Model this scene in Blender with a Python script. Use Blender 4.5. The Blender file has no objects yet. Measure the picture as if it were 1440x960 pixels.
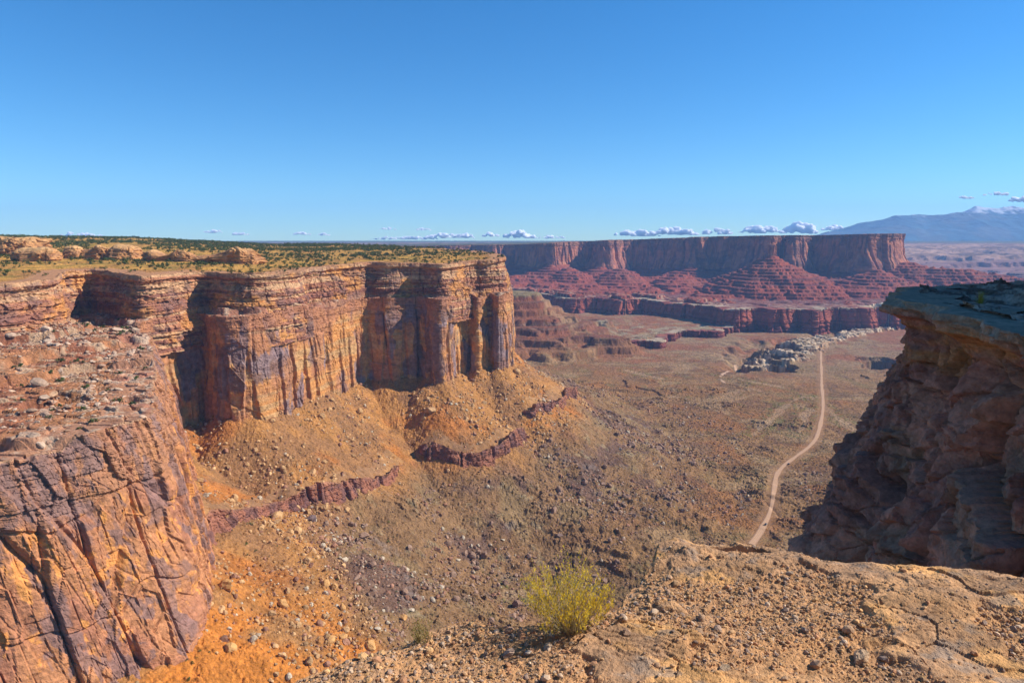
import bpy, math, random
import numpy as np

rng = np.random.default_rng(7)
random.seed(7)
F32 = np.float32

# ------------------------------------------------------------------ camera, world, sun, exposure
scene = bpy.context.scene
COL = bpy.context.scene.collection
PITCH = math.radians(8.41)
cam_d = bpy.data.cameras.new("camera")
cam_d.lens = 24.0
cam_d.sensor_width = 36.0
cam_d.clip_start = 0.1
cam_d.clip_end = 200000.0
cam = bpy.data.objects.new("camera", cam_d)
COL.objects.link(cam)
cam.location = (0, 0, 0)
cam.rotation_euler = (math.pi / 2 - PITCH, 0, 0)
scene.camera = cam

SUN_AZ = math.radians(6)     # measured from +x towards +y
SUN_EL = math.radians(38)
world = bpy.data.worlds.new("World")
scene.world = world
world.use_nodes = True
wn, wl = world.node_tree.nodes, world.node_tree.links
wn.clear()
wo = wn.new("ShaderNodeOutputWorld")
bg = wn.new("ShaderNodeBackground")
sky = wn.new("ShaderNodeTexSky")
sky.sky_type = 'NISHITA'
sky.sun_disc = False
sky.sun_elevation = SUN_EL
sky.sun_rotation = math.pi / 2 - SUN_AZ
sky.altitude = 1800
sky.air_density = 1.0
sky.dust_density = 0.1
sky.ozone_density = 2.2
hsv = wn.new("ShaderNodeHueSaturation")
hsv.inputs["Saturation"].default_value = 1.35
hsv.inputs["Hue"].default_value = 0.496
wl.new(sky.outputs[0], hsv.inputs["Color"])
tcw = wn.new("ShaderNodeTexCoord"); sep = wn.new("ShaderNodeSeparateXYZ"); rmp = wn.new("ShaderNodeValToRGB"); mlt = wn.new("ShaderNodeMixRGB")
mlt.blend_type = 'MULTIPLY'; mlt.inputs[0].default_value = 1.0
wl.new(tcw.outputs["Generated"], sep.inputs[0]); wl.new(sep.outputs["Z"], rmp.inputs[0])
rmp.color_ramp.elements[0].position = 0.0; rmp.color_ramp.elements[0].color = (0.58, 0.86, 1.0, 1)
rmp.color_ramp.elements[1].position = 0.35; rmp.color_ramp.elements[1].color = (0.78, 0.94, 1.06, 1)
wl.new(hsv.outputs[0], mlt.inputs[1]); wl.new(rmp.outputs[0], mlt.inputs[2]); wl.new(mlt.outputs[0], bg.inputs["Color"])
bg.inputs["Strength"].default_value = 0.102
wl.new(bg.outputs[0], wo.inputs["Surface"])

sun_d = bpy.data.lights.new("sun", 'SUN')
sun_d.energy = 5.0
sun_d.angle = math.radians(0.53)
sun_d.color = (1.0, 0.92, 0.83)
sun = bpy.data.objects.new("sun", sun_d)
COL.objects.link(sun)
sv = (math.cos(SUN_EL) * math.cos(SUN_AZ), math.cos(SUN_EL) * math.sin(SUN_AZ), math.sin(SUN_EL))
from mathutils import Vector
sun.rotation_euler = Vector(sv).to_track_quat('Z', 'Y').to_euler()
sun.location = (50, 0, 80)

scene.view_settings.view_transform = 'Standard'
scene.view_settings.look = 'None'
scene.view_settings.exposure = 0.6
scene.view_settings.gamma = 1.0
scene.view_settings.use_curve_mapping = False
scene.render.engine = 'CYCLES'
cy = scene.cycles
cy.use_denoising = True
cy.max_bounces = 40
cy.diffuse_bounces = 3
cy.glossy_bounces = 1
cy.transparent_max_bounces = 12
cy.volume_bounces = 40
cy.use_adaptive_sampling = True
cy.adaptive_threshold = 0.02

# ------------------------------------------------------------------ noise
def _h(ix, iy, iz, seed):
    with np.errstate(over='ignore'):
        h = (ix.astype(np.uint32) * np.uint32(374761393) + iy.astype(np.uint32) * np.uint32(668265263)
             + iz.astype(np.uint32) * np.uint32(2147483647 & 1274126177) + np.uint32(seed * 144665 + 77))
        h = (h ^ (h >> np.uint32(13))) * np.uint32(1274126177)
        h = (h ^ (h >> np.uint32(16))) * np.uint32(2246822519)
        h = h ^ (h >> np.uint32(15))
    return (h & np.uint32(0xFFFFFF)).astype(F32) / F32(16777216.0)

def _fl(a):
    f = np.floor(a)
    return f.astype(np.int32), (a - f).astype(F32)

def n2(x, y, seed=0):
    ix, fx = _fl(x); iy, fy = _fl(y)
    z0 = np.zeros(1, np.int32)
    u = fx * fx * (3 - 2 * fx); v = fy * fy * (3 - 2 * fy)
    a = _h(ix, iy, z0, seed); b = _h(ix + 1, iy, z0, seed)
    c = _h(ix, iy + 1, z0, seed); d = _h(ix + 1, iy + 1, z0, seed)
    return ((a + (b - a) * u) * (1 - v) + (c + (d - c) * u) * v) * 2 - 1

def n3(x, y, z, seed=0):
    iz, fz = _fl(z)
    ix, fx = _fl(x); iy, fy = _fl(y)
    u = fx * fx * (3 - 2 * fx); v = fy * fy * (3 - 2 * fy); w = fz * fz * (3 - 2 * fz)
    r = 0
    for k, wk in ((0, 1 - w), (1, w)):
        a = _h(ix, iy, iz + k, seed); b = _h(ix + 1, iy, iz + k, seed)
        c = _h(ix, iy + 1, iz + k, seed); d = _h(ix + 1, iy + 1, iz + k, seed)
        r = r + ((a + (b - a) * u) * (1 - v) + (c + (d - c) * u) * v) * wk
    return r * 2 - 1

def fbm2(x, y, o=4, seed=0, gain=0.5):
    s = 0; a = 1.0; t = 0
    for i in range(o):
        s = s + a * n2(x + 17.3 * i, y - 9.1 * i, seed + i); t += a
        a *= gain; x = x * 2.03; y = y * 2.03
    return s / t * 1.5

def fbm3(x, y, z, o=4, seed=0, gain=0.5):
    s = 0; a = 1.0; t = 0
    for i in range(o):
        s = s + a * n3(x + 17.3 * i, y - 9.1 * i, z + 3.3 * i, seed + i); t += a
        a *= gain; x = x * 2.03; y = y * 2.03; z = z * 2.03
    return s / t * 1.5

def ridge2(x, y, o=4, seed=0):
    s = 0; a = 1.0; t = 0
    for i in range(o):
        s = s + a * (1 - 2 * np.abs(n2(x + 5.3 * i, y - 7.1 * i, seed + i))); t += a
        a *= 0.5; x = x * 2.03; y = y * 2.03
    return s / t

def cell2(x, y, seed=0, jit=0.85):
    """F1, F2, random id of the nearest cell, offset to its centre"""
    ix, fx = _fl(x); iy, fy = _fl(y)
    z0 = np.zeros(1, np.int32)
    f1 = np.full(x.shape, 9.0, F32); f2 = f1.copy(); cid = np.zeros(x.shape, F32)
    ox = np.zeros(x.shape, F32); oy = np.zeros(x.shape, F32)
    for i in (-1, 0, 1):
        for j in (-1, 0, 1):
            cx, cyy = ix + i, iy + j
            dx = i + 0.5 + (_h(cx, cyy, z0, seed) - 0.5) * jit - fx
            dy = j + 0.5 + (_h(cx, cyy, z0 + 1, seed) - 0.5) * jit - fy
            d = np.sqrt(dx * dx + dy * dy)
            m = d < f1
            f2 = np.where(m, f1, np.minimum(f2, d))
            cid = np.where(m, _h(cx, cyy, z0 + 2, seed), cid)
            ox = np.where(m, dx, ox); oy = np.where(m, dy, oy)
            f1 = np.where(m, d, f1)
    return f1, f2, cid, ox, oy

def ss(a, b, x):
    t = np.clip((x - a) / (b - a), 0, 1)
    return t * t * (3 - 2 * t)

def mix(a, b, t):
    return a + (b - a) * t

def mixc(c1, c2, t):
    t = t[..., None] if hasattr(t, 'shape') else t
    return np.asarray(c1, F32) * (1 - t) + np.asarray(c2, F32) * t

def C(*c):
    return np.array(c, F32)

# ------------------------------------------------------------------ photograph geometry: pixel (1440 wide) -> place
CT, ST = math.cos(PITCH), math.sin(PITCH)
def ray(px, py):
    X = (px - 720) / 960.0; Y = (480 - py) / 960.0
    return X, CT + Y * ST, Y * CT - ST
def G(px, py, z):
    X, Yf, Z = ray(px, py)
    t = z / Z
    return (X * t, Yf * t)
def PD(px, D, z=-190.0):
    """point at forward distance D and height z that is seen in pixel column px"""
    # forward factor depends on the pixel row: solve from slope z/D
    s = z / D
    # s = (Y*CT-ST)/(CT+Y*ST)
    Y = (s * CT + ST) / (CT - s * ST)
    return ((px - 720) / 960.0 * D / (CT + Y * ST), D)

def chaikin(p, n=2):
    p = np.asarray(p, float)
    for _ in range(n):
        q = np.empty((2 * len(p) - 2, p.shape[1]))
        q[0::2] = p[:-1] * 0.78 + p[1:] * 0.22
        q[1::2] = p[:-1] * 0.22 + p[1:] * 0.78
        p = np.vstack([p[:1], q, p[-1:]])
    return p

def resample(p, step):
    p = np.asarray(p, float)
    s = np.r_[0, np.cumsum(np.hypot(*np.diff(p[:, :2], axis=0).T))]
    n = max(2, int(s[-1] / step) + 1)
    t = np.linspace(0, s[-1], n)
    return np.stack([np.interp(t, s, p[:, k]) for k in range(p.shape[1])], 1), t

def poly_sd(x, y, poly, nclosed=None):
    """signed distance to a closed polygon, negative inside"""
    poly = np.asarray(poly, F32)
    xs = x.astype(F32).ravel(); ys = y.astype(F32).ravel()
    d2 = np.full(xs.shape, 1e12, F32); ins = np.zeros(xs.shape, bool)
    n = len(poly)
    for i in range(n):
        x0, y0 = poly[i]; x1, y1 = poly[(i + 1) % n]
        ex, ey = x1 - x0, y1 - y0
        L = ex * ex + ey * ey + 1e-9
        t = np.clip(((xs - x0) * ex + (ys - y0) * ey) / L, 0, 1)
        d2 = np.minimum(d2, (xs - x0 - t * ex) ** 2 + (ys - y0 - t * ey) ** 2)
        if y0 != y1:
            c = ((y0 > ys) != (y1 > ys)) & (xs < ex * (ys - y0) / (y1 - y0) + x0)
            ins ^= c
    d = np.sqrt(d2)
    return np.where(ins, -d, d).reshape(x.shape)

def line_d(x, y, line):
    """distance to an open polyline, parameter along it 0..1"""
    line = np.asarray(line, F32)
    seg = np.hypot(*np.diff(line[:, :2], axis=0).T); cum = np.r_[0, np.cumsum(seg)]
    d2 = np.full(x.shape, 1e12, F32); par = np.zeros(x.shape, F32); side = np.zeros(x.shape, F32)
    for i in range(len(line) - 1):
        x0, y0 = line[i][:2]; x1, y1 = line[i + 1][:2]
        ex, ey = x1 - x0, y1 - y0
        L = ex * ex + ey * ey + 1e-9
        t = np.clip(((x - x0) * ex + (y - y0) * ey) / L, 0, 1)
        q = (x - x0 - t * ex) ** 2 + (y - y0 - t * ey) ** 2
        m = q < d2
        d2 = np.where(m, q, d2); par = np.where(m, (cum[i] + t * seg[i]) / cum[-1], par)
        side = np.where(m, np.sign(ex * (y - y0) - ey * (x - x0)), side)
    return np.sqrt(d2), par, side

# ------------------------------------------------------------------ objects
def tag(o, label=None, cat=None, group=None, kind=None):
    if label: o['label'] = label
    if cat: o['category'] = cat
    if group: o['group'] = group
    if kind: o['kind'] = kind
    return o

def raw_mesh(name, verts, faces, col=None, smooth=False):
    """verts (n,3), faces (m,3|4) int array"""
    me = bpy.data.meshes.new(name)
    verts = np.ascontiguousarray(verts, F32); faces = np.ascontiguousarray(faces, np.int32)
    k = faces.shape[1]
    me.vertices.add(len(verts)); me.vertices.foreach_set("co", verts.ravel())
    me.loops.add(faces.size); me.loops.foreach_set("vertex_index", faces.ravel())
    me.polygons.add(len(faces))
    me.polygons.foreach_set("loop_start", np.arange(0, faces.size, k, dtype=np.int32))
    me.polygons.foreach_set("loop_total", np.full(len(faces), k, np.int32))
    me.polygons.foreach_set("use_smooth", np.full(len(faces), smooth))
    me.update(calc_edges=True)
    if col is not None:
        a = me.color_attributes.new("Col", 'FLOAT_COLOR', 'POINT')
        c = np.ones((len(verts), 4), F32); c[:, :3] = np.clip(col.reshape(-1, 3), 0.003, 0.95)
        a.data.foreach_set("color", c.ravel())
    return me

def link(name, me, mat=None, parent=None):
    o = bpy.data.objects.new(name, me); COL.objects.link(o)
    if mat: me.materials.append(mat)
    if parent: o.parent = parent
    return o

def grid_faces(nr, nc, flip=False):
    i = np.arange(nr - 1)[:, None] * nc + np.arange(nc - 1)[None, :]
    f = np.stack([i, i + 1, i + nc + 1, i + nc], -1).reshape(-1, 4)
    return f[:, ::-1] if flip else f

def grid_obj(name, X, Y, Z, col, mat, smooth=False, flip=False):
    nr, nc = X.shape
    v = np.stack([X, Y, Z], -1).reshape(-1, 3)
    return link(name, raw_mesh(name, v, grid_faces(nr, nc, flip), col, smooth), mat)

# ------------------------------------------------------------------ materials
def mat_rock(name, fine, bump_scale, bump, contrast=0.35, rough=0.95, streak=None):
    m = bpy.data.materials.new(name); m.use_nodes = True
    nt = m.node_tree; N, L = nt.nodes, nt.links
    b = N["Principled BSDF"]
    b.inputs["Roughness"].default_value = rough
    b.inputs["Specular IOR Level"].default_value = 0.12
    at = N.new("ShaderNodeAttribute"); at.attribute_name = "Col"
    tc = N.new("ShaderNodeTexCoord")
    mp = N.new("ShaderNodeMapping")
    if streak: mp.inputs["Scale"].default_value = streak
    L.new(tc.outputs["Object"], mp.inputs["Vector"])
    nz = N.new("ShaderNodeTexNoise"); nz.inputs["Scale"].default_value = fine
    nz.inputs["Detail"].default_value = 6; nz.inputs["Roughness"].default_value = 0.65
    L.new(mp.outputs[0], nz.inputs["Vector"])
    mr = N.new("ShaderNodeMapRange")
    mr.inputs["From Min"].default_value = 0.3; mr.inputs["From Max"].default_value = 0.7
    mr.inputs["To Min"].default_value = 1 - contrast; mr.inputs["To Max"].default_value = 1 + contrast
    L.new(nz.outputs["Fac"], mr.inputs["Value"])
    mx = N.new("ShaderNodeVectorMath"); mx.operation = 'SCALE'
    L.new(at.outputs["Color"], mx.inputs[0]); L.new(mr.outputs[0], mx.inputs["Scale"])
    L.new(mx.outputs[0], b.inputs["Base Color"])
    if bump:
        nb = N.new("ShaderNodeTexNoise"); nb.inputs["Scale"].default_value = bump_scale
        nb.inputs["Detail"].default_value = 5; nb.inputs["Roughness"].default_value = 0.6
        L.new(mp.outputs[0], nb.inputs["Vector"])
        bp = N.new("ShaderNodeBump"); bp.inputs["Strength"].default_value = 1.0
        bp.inputs["Distance"].default_value = bump
        L.new(nb.outputs["Fac"], bp.inputs["Height"]); L.new(bp.outputs[0], b.inputs["Normal"])
    return m

def mat_plain(name, c, c2=None, scale=3.0, rough=0.85, trans=0.0):
    m = bpy.data.materials.new(name); m.use_nodes = True
    N, L = m.node_tree.nodes, m.node_tree.links
    b = N["Principled BSDF"]; b.inputs["Roughness"].default_value = rough
    b.inputs["Specular IOR Level"].default_value = 0.2
    nz = N.new("ShaderNodeTexNoise"); nz.inputs["Scale"].default_value = scale; nz.inputs["Detail"].default_value = 4
    tc = N.new("ShaderNodeTexCoord"); L.new(tc.outputs["Object"], nz.inputs["Vector"])
    oi = N.new("ShaderNodeObjectInfo")
    ad = N.new("ShaderNodeMath"); ad.operation = 'MULTIPLY_ADD'
    ad.inputs[1].default_value = 0.5; L.new(oi.outputs["Random"], ad.inputs[0]); L.new(nz.outputs["Fac"], ad.inputs[2])
    cr = N.new("ShaderNodeValToRGB")
    cr.color_ramp.elements[0].position = 0.45; cr.color_ramp.elements[0].color = (*c, 1)
    cr.color_ramp.elements[1].position = 1.0; cr.color_ramp.elements[1].color = (*(c2 or c), 1)
    L.new(ad.outputs[0], cr.inputs[0]); L.new(cr.outputs[0], b.inputs["Base Color"])
    if trans:
        t = N.new("ShaderNodeBsdfTranslucent"); L.new(cr.outputs[0], t.inputs["Color"])
        ms = N.new("ShaderNodeMixShader"); ms.inputs[0].default_value = trans
        L.new(b.outputs[0], ms.inputs[1]); L.new(t.outputs[0], ms.inputs[2])
        L.new(ms.outputs[0], N["Material Output"].inputs["Surface"])
    return m

M_CLIFF = mat_rock("canyon_sandstone", 0.22, 0.5, 1.0, 0.28)
M_FAR = mat_rock("far_sandstone", 0.03, 0.08, 4.0, 0.22)
M_TALUS = mat_rock("talus_rubble", 0.45, 0.55, 1.5, 0.42)
M_FARLAND = mat_rock("distant_land", 0.004, 0.004, 30.0, 0.3)
M_NEARROCK = mat_rock("weathered_ledge_sandstone", 3.2, 9.0, 0.09, 0.34)
M_LEDGE = mat_rock("gravelly_bedrock", 5.0, 30.0, 0.03, 0.28)
M_ROAD = mat_rock("graded_dirt", 0.3, 0.5, 0.2, 0.10)
M_STONE = mat_rock("loose_stone", 9.0, 25.0, 0.015, 0.30)
M_BOULDER = mat_rock("fallen_boulder", 0.5, 0.8, 0.5, 0.25)
M_JUNIPER = mat_plain("juniper_foliage", (0.022, 0.038, 0.010), (0.075, 0.095, 0.022), 0.8)
M_SCRUB = mat_plain("desert_scrub_foliage", (0.030, 0.055, 0.012), (0.09, 0.115, 0.03), 0.8)
M_TRUNK = mat_plain("juniper_bark", (0.09, 0.06, 0.04), (0.16, 0.11, 0.07), 4)
M_SNOWCLOUD = None

# ------------------------------------------------------------------ plan of the canyon
PXY = lambda L, z: [PD(a, b, z) for a, b in L]
# lower (sheer) cliff of the left mesa, from the near promontory to the tip
PROM = [(-420, 215), (-330, 258), (-262, 285), (-233, 300), (-216, 326), (-203, 345), (-196, 360), (-203, 378), (-214, 402),
        (-240, 450), (-268, 505), (-298, 560), (-330, 610)]
MAIN = PXY([(203, 636), (228, 664), (252, 690), (275, 711), (290, 724), (302, 718), (309, 702), (320, 690), (362, 698), (402, 738),
            (440, 785), (468, 832), (492, 876), (504, 904), (522, 922), (546, 914), (572, 930), (598, 940), (609, 914),
            (624, 910), (636, 940), (648, 985), (660, 998), (672, 980), (682, 998), (690, 1010), (700, 990),
            (710, 1000), (719, 1035), (721, 1090), (716, 1170)], -190)
MAIN = MAIN + [(-60, 1320), (-160, 1500), (-330, 1800)]
WING = PROM + MAIN + [(-700, 2300), (-1700, 2500), (-2200, 600), (-1200, -200), (-600, 60)]
# upper ledgy tier (rim)
RIM = [(-700, 470), (-560, 520)] + PXY([(-10, 560), (40, 600), (78, 625), (86, 705), (128, 742), (166, 722), (180, 676),
       (200, 662), (232, 690), (255, 714), (280, 736), (300, 738), (314, 716), (362, 720), (404, 762), (425, 797), (432, 846), (470, 892),
       (500, 920), (520, 938), (548, 930), (575, 944), (600, 950), (618, 924), (640, 956), (662, 1010), (690, 1012), (706, 1035),
       (711, 1080), (706, 1170)], -37)
RIM = RIM + [(-75, 1320), (-175, 1500), (-350, 1800)]
RIMP = RIM + [(-720, 2280), (-1680, 2480), (-2150, 700), (-1200, 300)]
# far mesa
FARL = PXY([(300, 5600), (470, 5300), (560, 5000), (625, 4700), (668, 4900), (690, 4500), (712, 4700), (742, 4380), (775, 4080),
            (800, 4180), (824, 4420), (846, 4120), (862, 4200), (880, 4450), (930, 4330), (978, 4120), (990, 4250), (1040, 4080), (1074, 3900),
            (1090, 3900), (1104, 4060), (1112, 3850), (1128, 3900), (1140, 4120), (1170, 3990), (1213, 3640), (1240, 3680), (1262, 3760),
            (1269, 3860), (1268, 4300)], -60)
FARL = FARL + [(2600, 5200), (2900, 7000)]
FARP = FARL + [(2400, 9000), (-6000, 9000), (-6000, 6500)]
# red wall below the far bench, and the low pale-rimmed ledges before it
REDW = PXY([(330, 4300), (640, 3700), (760, 3350), (800, 3050), (840, 3120), (880, 2950), (905, 3080), (930, 2880), (985, 2800), (1008, 2640), (1040, 2590), (1062, 2650),
            (1095, 2570), (1120, 2640), (1148, 2560), (1172, 2660), (1205, 2590), (1232, 2680), (1262, 2640), (1290, 2760),
            (1330, 2980), (1400, 3050), (1500, 3000)], -340)
REDP = REDW + [(4000, 3300), (5000, 8000), (-6000, 8000), (-3000, 4800)]
PALE = PXY([(700, 2620), (775, 2480), (812, 2400), (850, 2290), (880, 2180), (905, 2200), (930, 2170), (940, 2330), (952, 2470),
            (990, 2440), (1014, 2430), (1022, 2560), (1060, 2700)], -340)
PALEP = PALE + [(900, 3200), (-900, 3200), (-500, 2700)]
# pale rim rock band beside the road, with a wash cut below its left side
BAND = [(*PD(1062, 1830, -345), 50), (*PD(1080, 1940, -345), 120), (*PD(1105, 2130, -345), 115), (*PD(1130, 2230, -345), 75),
        (*PD(1165, 2390, -345), 60), (*PD(1200, 2520, -335), 65), (*PD(1240, 2680, -335), 80), (*PD(1275, 2830, -335), 90), (*PD(1340, 3000, -335), 90)]

ROADPX = [(1056, 772), (1068, 756), (1080, 735), (1086, 712), (1089, 688), (1091, 672), (1100, 660), (1116, 648), (1136, 634), (1148, 620),
          (1153, 602), (1157, 582), (1157, 562), (1155, 545), (1155, 525), (1154, 505), (1155, 491), (1160, 487), (1172, 484)]
TRACKPX = [(1034, 505), (1036, 511), (1038, 517), (1028, 523), (1016, 528), (1012, 534), (1018, 541)]
ROAD = np.array([G(a, b, -350) for a, b in ROADPX]); TRACK = np.array([G(a, b, -350) for a, b in TRACKPX])
ROAD = chaikin(ROAD, 2); TRACK = chaikin(TRACK, 2)

def terr(z, p, k, ph=0.0):
    f = z / p + ph; i = np.floor(f); t = f - i
    t2 = ss(0.5 - 0.5 * (1 - k), 0.5 + 0.5 * (1 - k), t)
    return (i + t2 - ph) * p

def plateau(x, y):
    """the left mesa top"""
    D = np.hypot(x, y); a = x / np.maximum(y, 1)
    zl = np.interp(D, [500, 700, 950, 1400, 2000, 2600], [-40, -38, -28, -8, 8, 5])
    zr = np.interp(D, [500, 800, 1000, 1300, 1900, 2600], [-40, -36, -30, -20, -12, -20])
    w = ss(-0.62, -0.30, a)
    z = mix(zl, zr, w)
    return z + 2.2 * fbm2(x / 90, y / 90, 3, 41) + 0.6 * fbm2(x / 18, y / 18, 3, 42)

def bench(x, y, dm=None, wy=None):
    if dm is None: dm = poly_sd(x, y, RIMP)
    if wy is None: wy = fbm2(x / 60, y / 60, 3, 5)
    ben = np.interp(dm, [-20, 0, 40, 100, 190, 300, 500], [-72, -76, -83, -89, -95, -98, -101]) + 3.5 * wy
    f1, f2, cid, _, _ = cell2(x / 13 + .3 * wy, y / 9, 91)
    ben = terr(ben + 1.5 * fbm2(x / 25, y / 25, 3, 92), 6.0, .88) + 2.2 * cid * ss(.02, .15, f2 - f1)
    g1, g2, gid, _, _ = cell2(x / 4.5 + .4 * wy, y / 3.5, 93)
    return (ben + 1.0 * gid * ss(.02, .15, g2 - g1) * ss(-.3, .2, fbm2(x / 20, y / 20, 3, 94))).astype(F32)

def bench_colour(x, y):
    f2_ = fbm2(x / 33, y / 33, 4, 102)
    g1, g2, gid, _, _ = cell2(x / 4.5, y / 3.5, 93)
    bc = mixc(C(.36, .18, .10), C(.29, .13, .08), ss(-.3, .4, f2_))
    bc = mixc(bc, C(.44, .30, .20), ss(.1, .55, fbm2(x / 9, y / 9, 4, 117) + .3 * (gid - .5)))
    return bc * (1 + .22 * fbm2(x / 8, y / 8, 4, 101, .65))[..., None]

def top_colour(x, y, dm):
    f2_ = fbm2(x / 33, y / 33, 4, 102)
    pt = mixc(C(.50, .29, .105), C(.38, .215, .085), ss(-.3, .3, f2_))
    pt = mixc(pt, C(.20, .175, .055), ss(.15, .55, fbm2(x / 16, y / 16, 4, 118)) * .7)
    return mixc(pt, C(.38, .19, .09), ss(-45, -12, dm))

def height(x, y, full=True):
    """ground height; also returns masks used for its colours"""
    x = x.astype(F32); y = y.astype(F32)
    D = np.hypot(x, y)
    wx = fbm2(x / 160, y / 160, 3, 3); wy = fbm2(x / 60, y / 60, 3, 5)
    base = -351 + 5 * fbm2(x / 420, y / 420, 3, 1) + 2.0 * wy
    # low swells and small gullies on the canyon floor
    gul = ridge2(x / 140 + wx * .5, y / 140, 4, 8)
    base = base - 7.0 * np.clip(gul, 0, 1) ** 2 * ss(500, 800, D) + 9 * fbm2(x / 230, y / 300, 3, 9) * ss(560, 1000, D)
    g2_ = ridge2(x / 52 + wy * .4, y / 75, 3, 10)
    base = base - 4.2 * np.clip(g2_, 0, 1) ** 3 * ss(560, 800, D)
    # left mesa talus
    dw = poly_sd(x, y, WING)
    near = ss(600, 430, D)
    top = mix(-190, -203, near) + 7 * fbm2(x / 45, y / 45, 3, 12)
    L = 325 * (1 + 0.16 * wx)
    q = np.clip(1 - np.clip(dw, 0, None) / L, 0, 1)
    tal = (top - base) * q ** 1.55
    tal = tal + 24 * np.exp(-np.clip(dw, 0, None) / 260) * ss(0, 200, dw)
    fan = ridge2(x / 75, y / 75, 3, 21)
    tal = tal + (3.4 * fan + 1.3 * fbm2(x / 14, y / 14, 3, 22)) * ss(0, .12, q) * (1 - .5 * q)
    z = base + tal
    # hummocky ledges low on the slopes
    lm = ss(140, 260, dw) * ss(950, 500, dw)
    z = mix(z, terr(z + 1.5 * fbm2(x / 30, y / 30, 3, 31), 7.0, 0.82), lm * 0.55)
    fl = ss(300, 420, dw) * ss(2600, 2000, D) * ss(-.35, .25, fbm2(x / 110, y / 110, 3, 33))
    z = mix(z, terr(z + 2.2 * fbm2(x / 26, y / 40, 4, 34), 4.2, 0.88), fl * .85)
    # own side of the canyon (behind the camera)
    own = np.clip(1 - (np.hypot(x - 40, y + 60) - 130) / 330, 0, 1)
    z = np.maximum(z, -345 + 150 * own ** 1.4)
    # right hand slope, mostly behind the near rock
    rs = np.clip(1 - np.hypot((x - 950), (y - 700)) / 620, 0, 1)
    z = z + 110 * rs ** 1.3
    # spur behind the tip of the mesa
    SP = [(-900, 2750), (-350, 2480), PD(728, 2300, -170)]
    ds, ps, _ = line_d(x, y, SP)
    ds = ds * (1 + .25 * wx) + 10 * wy
    zs = np.where(ds < 62, -170 - ds * .06, -174 - (ds - 62) * 0.8)
    zs = np.where(zs < -235, -235 + (zs + 235) * .5, zs)
    zs = zs - 7 * ridge2(x / 70 + wx, y / 70, 3, 35) * ss(62, 110, ds)
    zs = zs + 5 * fbm2(x / 35, y / 35, 3, 36); zs = mix(terr(zs + 3 * wy, 24, 0.6, 0.2), zs, .35); zs = mix(terr(zs + wy, 7, .6, .3), zs, .55)
    z = np.maximum(z, zs)
    # low pale-rimmed ledges
    dp = poly_sd(x, y, PALEP)
    zp = -325 + 3 * wy + 10 * ss(-120, -380, dp)
    z = mix(z, np.maximum(z, zp), ss(-6, -12, dp))
    # pale band
    bl, bp_, bs = line_d(x, y, BAND)
    bw = np.interp(bp_, np.linspace(0, 1, len(BAND)), [b[2] for b in BAND]) * (0.7 + .25 * wy)
    inb = ss(1.0, 0.82, bl / bw + .35 * fbm2(x / 45, y / 60, 3, 56))
    f1, f2, cid, _, _ = cell2(x / 22, y / 22, 55)
    z = z + inb * (6 + 8 * cid * ss(0.02, 0.2, f2 - f1))
    cut = ss(2.6, 1.1, bl / bw) * ss(0.9, 1.1, bl / bw) * (bs > 0) * ss(.85, .45, bp_)
    z = z - 24 * cut
    pit = np.zeros_like(z)
    for (px, DD, rx, ry, dep) in ((1092, 1850, 46, 75, 55), (1078, 2010, 62, 60, 50), (1094, 2200, 52, 85, 55), (1052, 1900, 36, 50, 34), (1160, 2470, 40, 45, 30), (1245, 1900, 60, 90, 40)):
        cx, cyy = PD(px, DD, -350)
        rr_ = np.hypot((x - cx) / rx, (y - cyy) / ry) * (1 + .35 * wy + .2 * wx)
        pit = np.maximum(pit, dep * ss(1.05, .93, rr_) + .25 * dep * ss(1.3, 1.2, rr_) - 0 * rr_)
    z = z - pit
    # raised red bench and the stepped slopes of the far mesa
    dr = poly_sd(x, y, REDP)
    df = poly_sd(x, y, FARP)
    df = df + 40 * wx * ss(30, 250, df)
    b2 = np.interp(df, [0, 80, 200, 420, 750, 1150, 1700, 2600], [-150, -184, -206, -226, -243, -255, -266, -300])
    # buttes and fans standing forward of the far cliff
    for (px, DD, ap, sl) in ((1085, 3420, -66, .52), (868, 3900, -150, .42), (800, 3880, -168, .40), (1225, 3380, -150, .40), (952, 3850, -160, .42), (1120, 3600, -140, .4)):
        cx, cyy = PD(px, DD, ap)
        r = np.hypot(x - cx, (y - cyy) * .8) * (1 + .22 * wx + .08 * wy)
        b2 = np.maximum(b2, ap - r * sl)
    RG = [(*PD(1262, 3720, -110),), (*PD(1330, 3560, -140),), (*PD(1450, 3500, -180),), (*PD(1600, 3400, -215),)]
    dg, pg, _ = line_d(x, y, RG)
    b2 = np.maximum(b2, -112 - 90 * pg - np.clip(dg - 20, 0, None) * .42 - 12 * np.abs(wy))
    b2 = b2 - 20 * ridge2(x / 150 + .6 * wx, y / 260, 4, 61) * ss(30, 200, df) - 6 * ridge2(x / 45, y / 90, 3, 64) * ss(30, 100, df) + 8 * fbm2(x / 300, y / 300, 2, 62)
    for (px, DD, ap, sl) in ((1085, 3380, -70, .50), (800, 3950, -150, .42), (1232, 3420, -140, .42)):
        cx, cyy = PD(px, DD, ap)
        r = np.hypot(x - cx, (y - cyy) * .85) * (1 + .10 * wx + .05 * wy)
        b2 = np.maximum(b2, ap - r * sl - 9 * ridge2(x / 45, y / 90, 3, 66) * ss(10, 90, r) + 6 * fbm2(x / 60, y / 60, 3, 67))
    lay = 1.4 * n2(b2 / 23, b2 * 0, 63)
    b2 = mix(b2, terr(b2 + 2.2 * wy + 2 * lay + 1.5 * fbm2(x / 22, y / 22, 3, 65), 14, 0.62, 0.35), 0.66)
    b2 = mix(b2, terr(b2 + .8 * wy, 5.5, 0.7, 0.1), 0.45)
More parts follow.
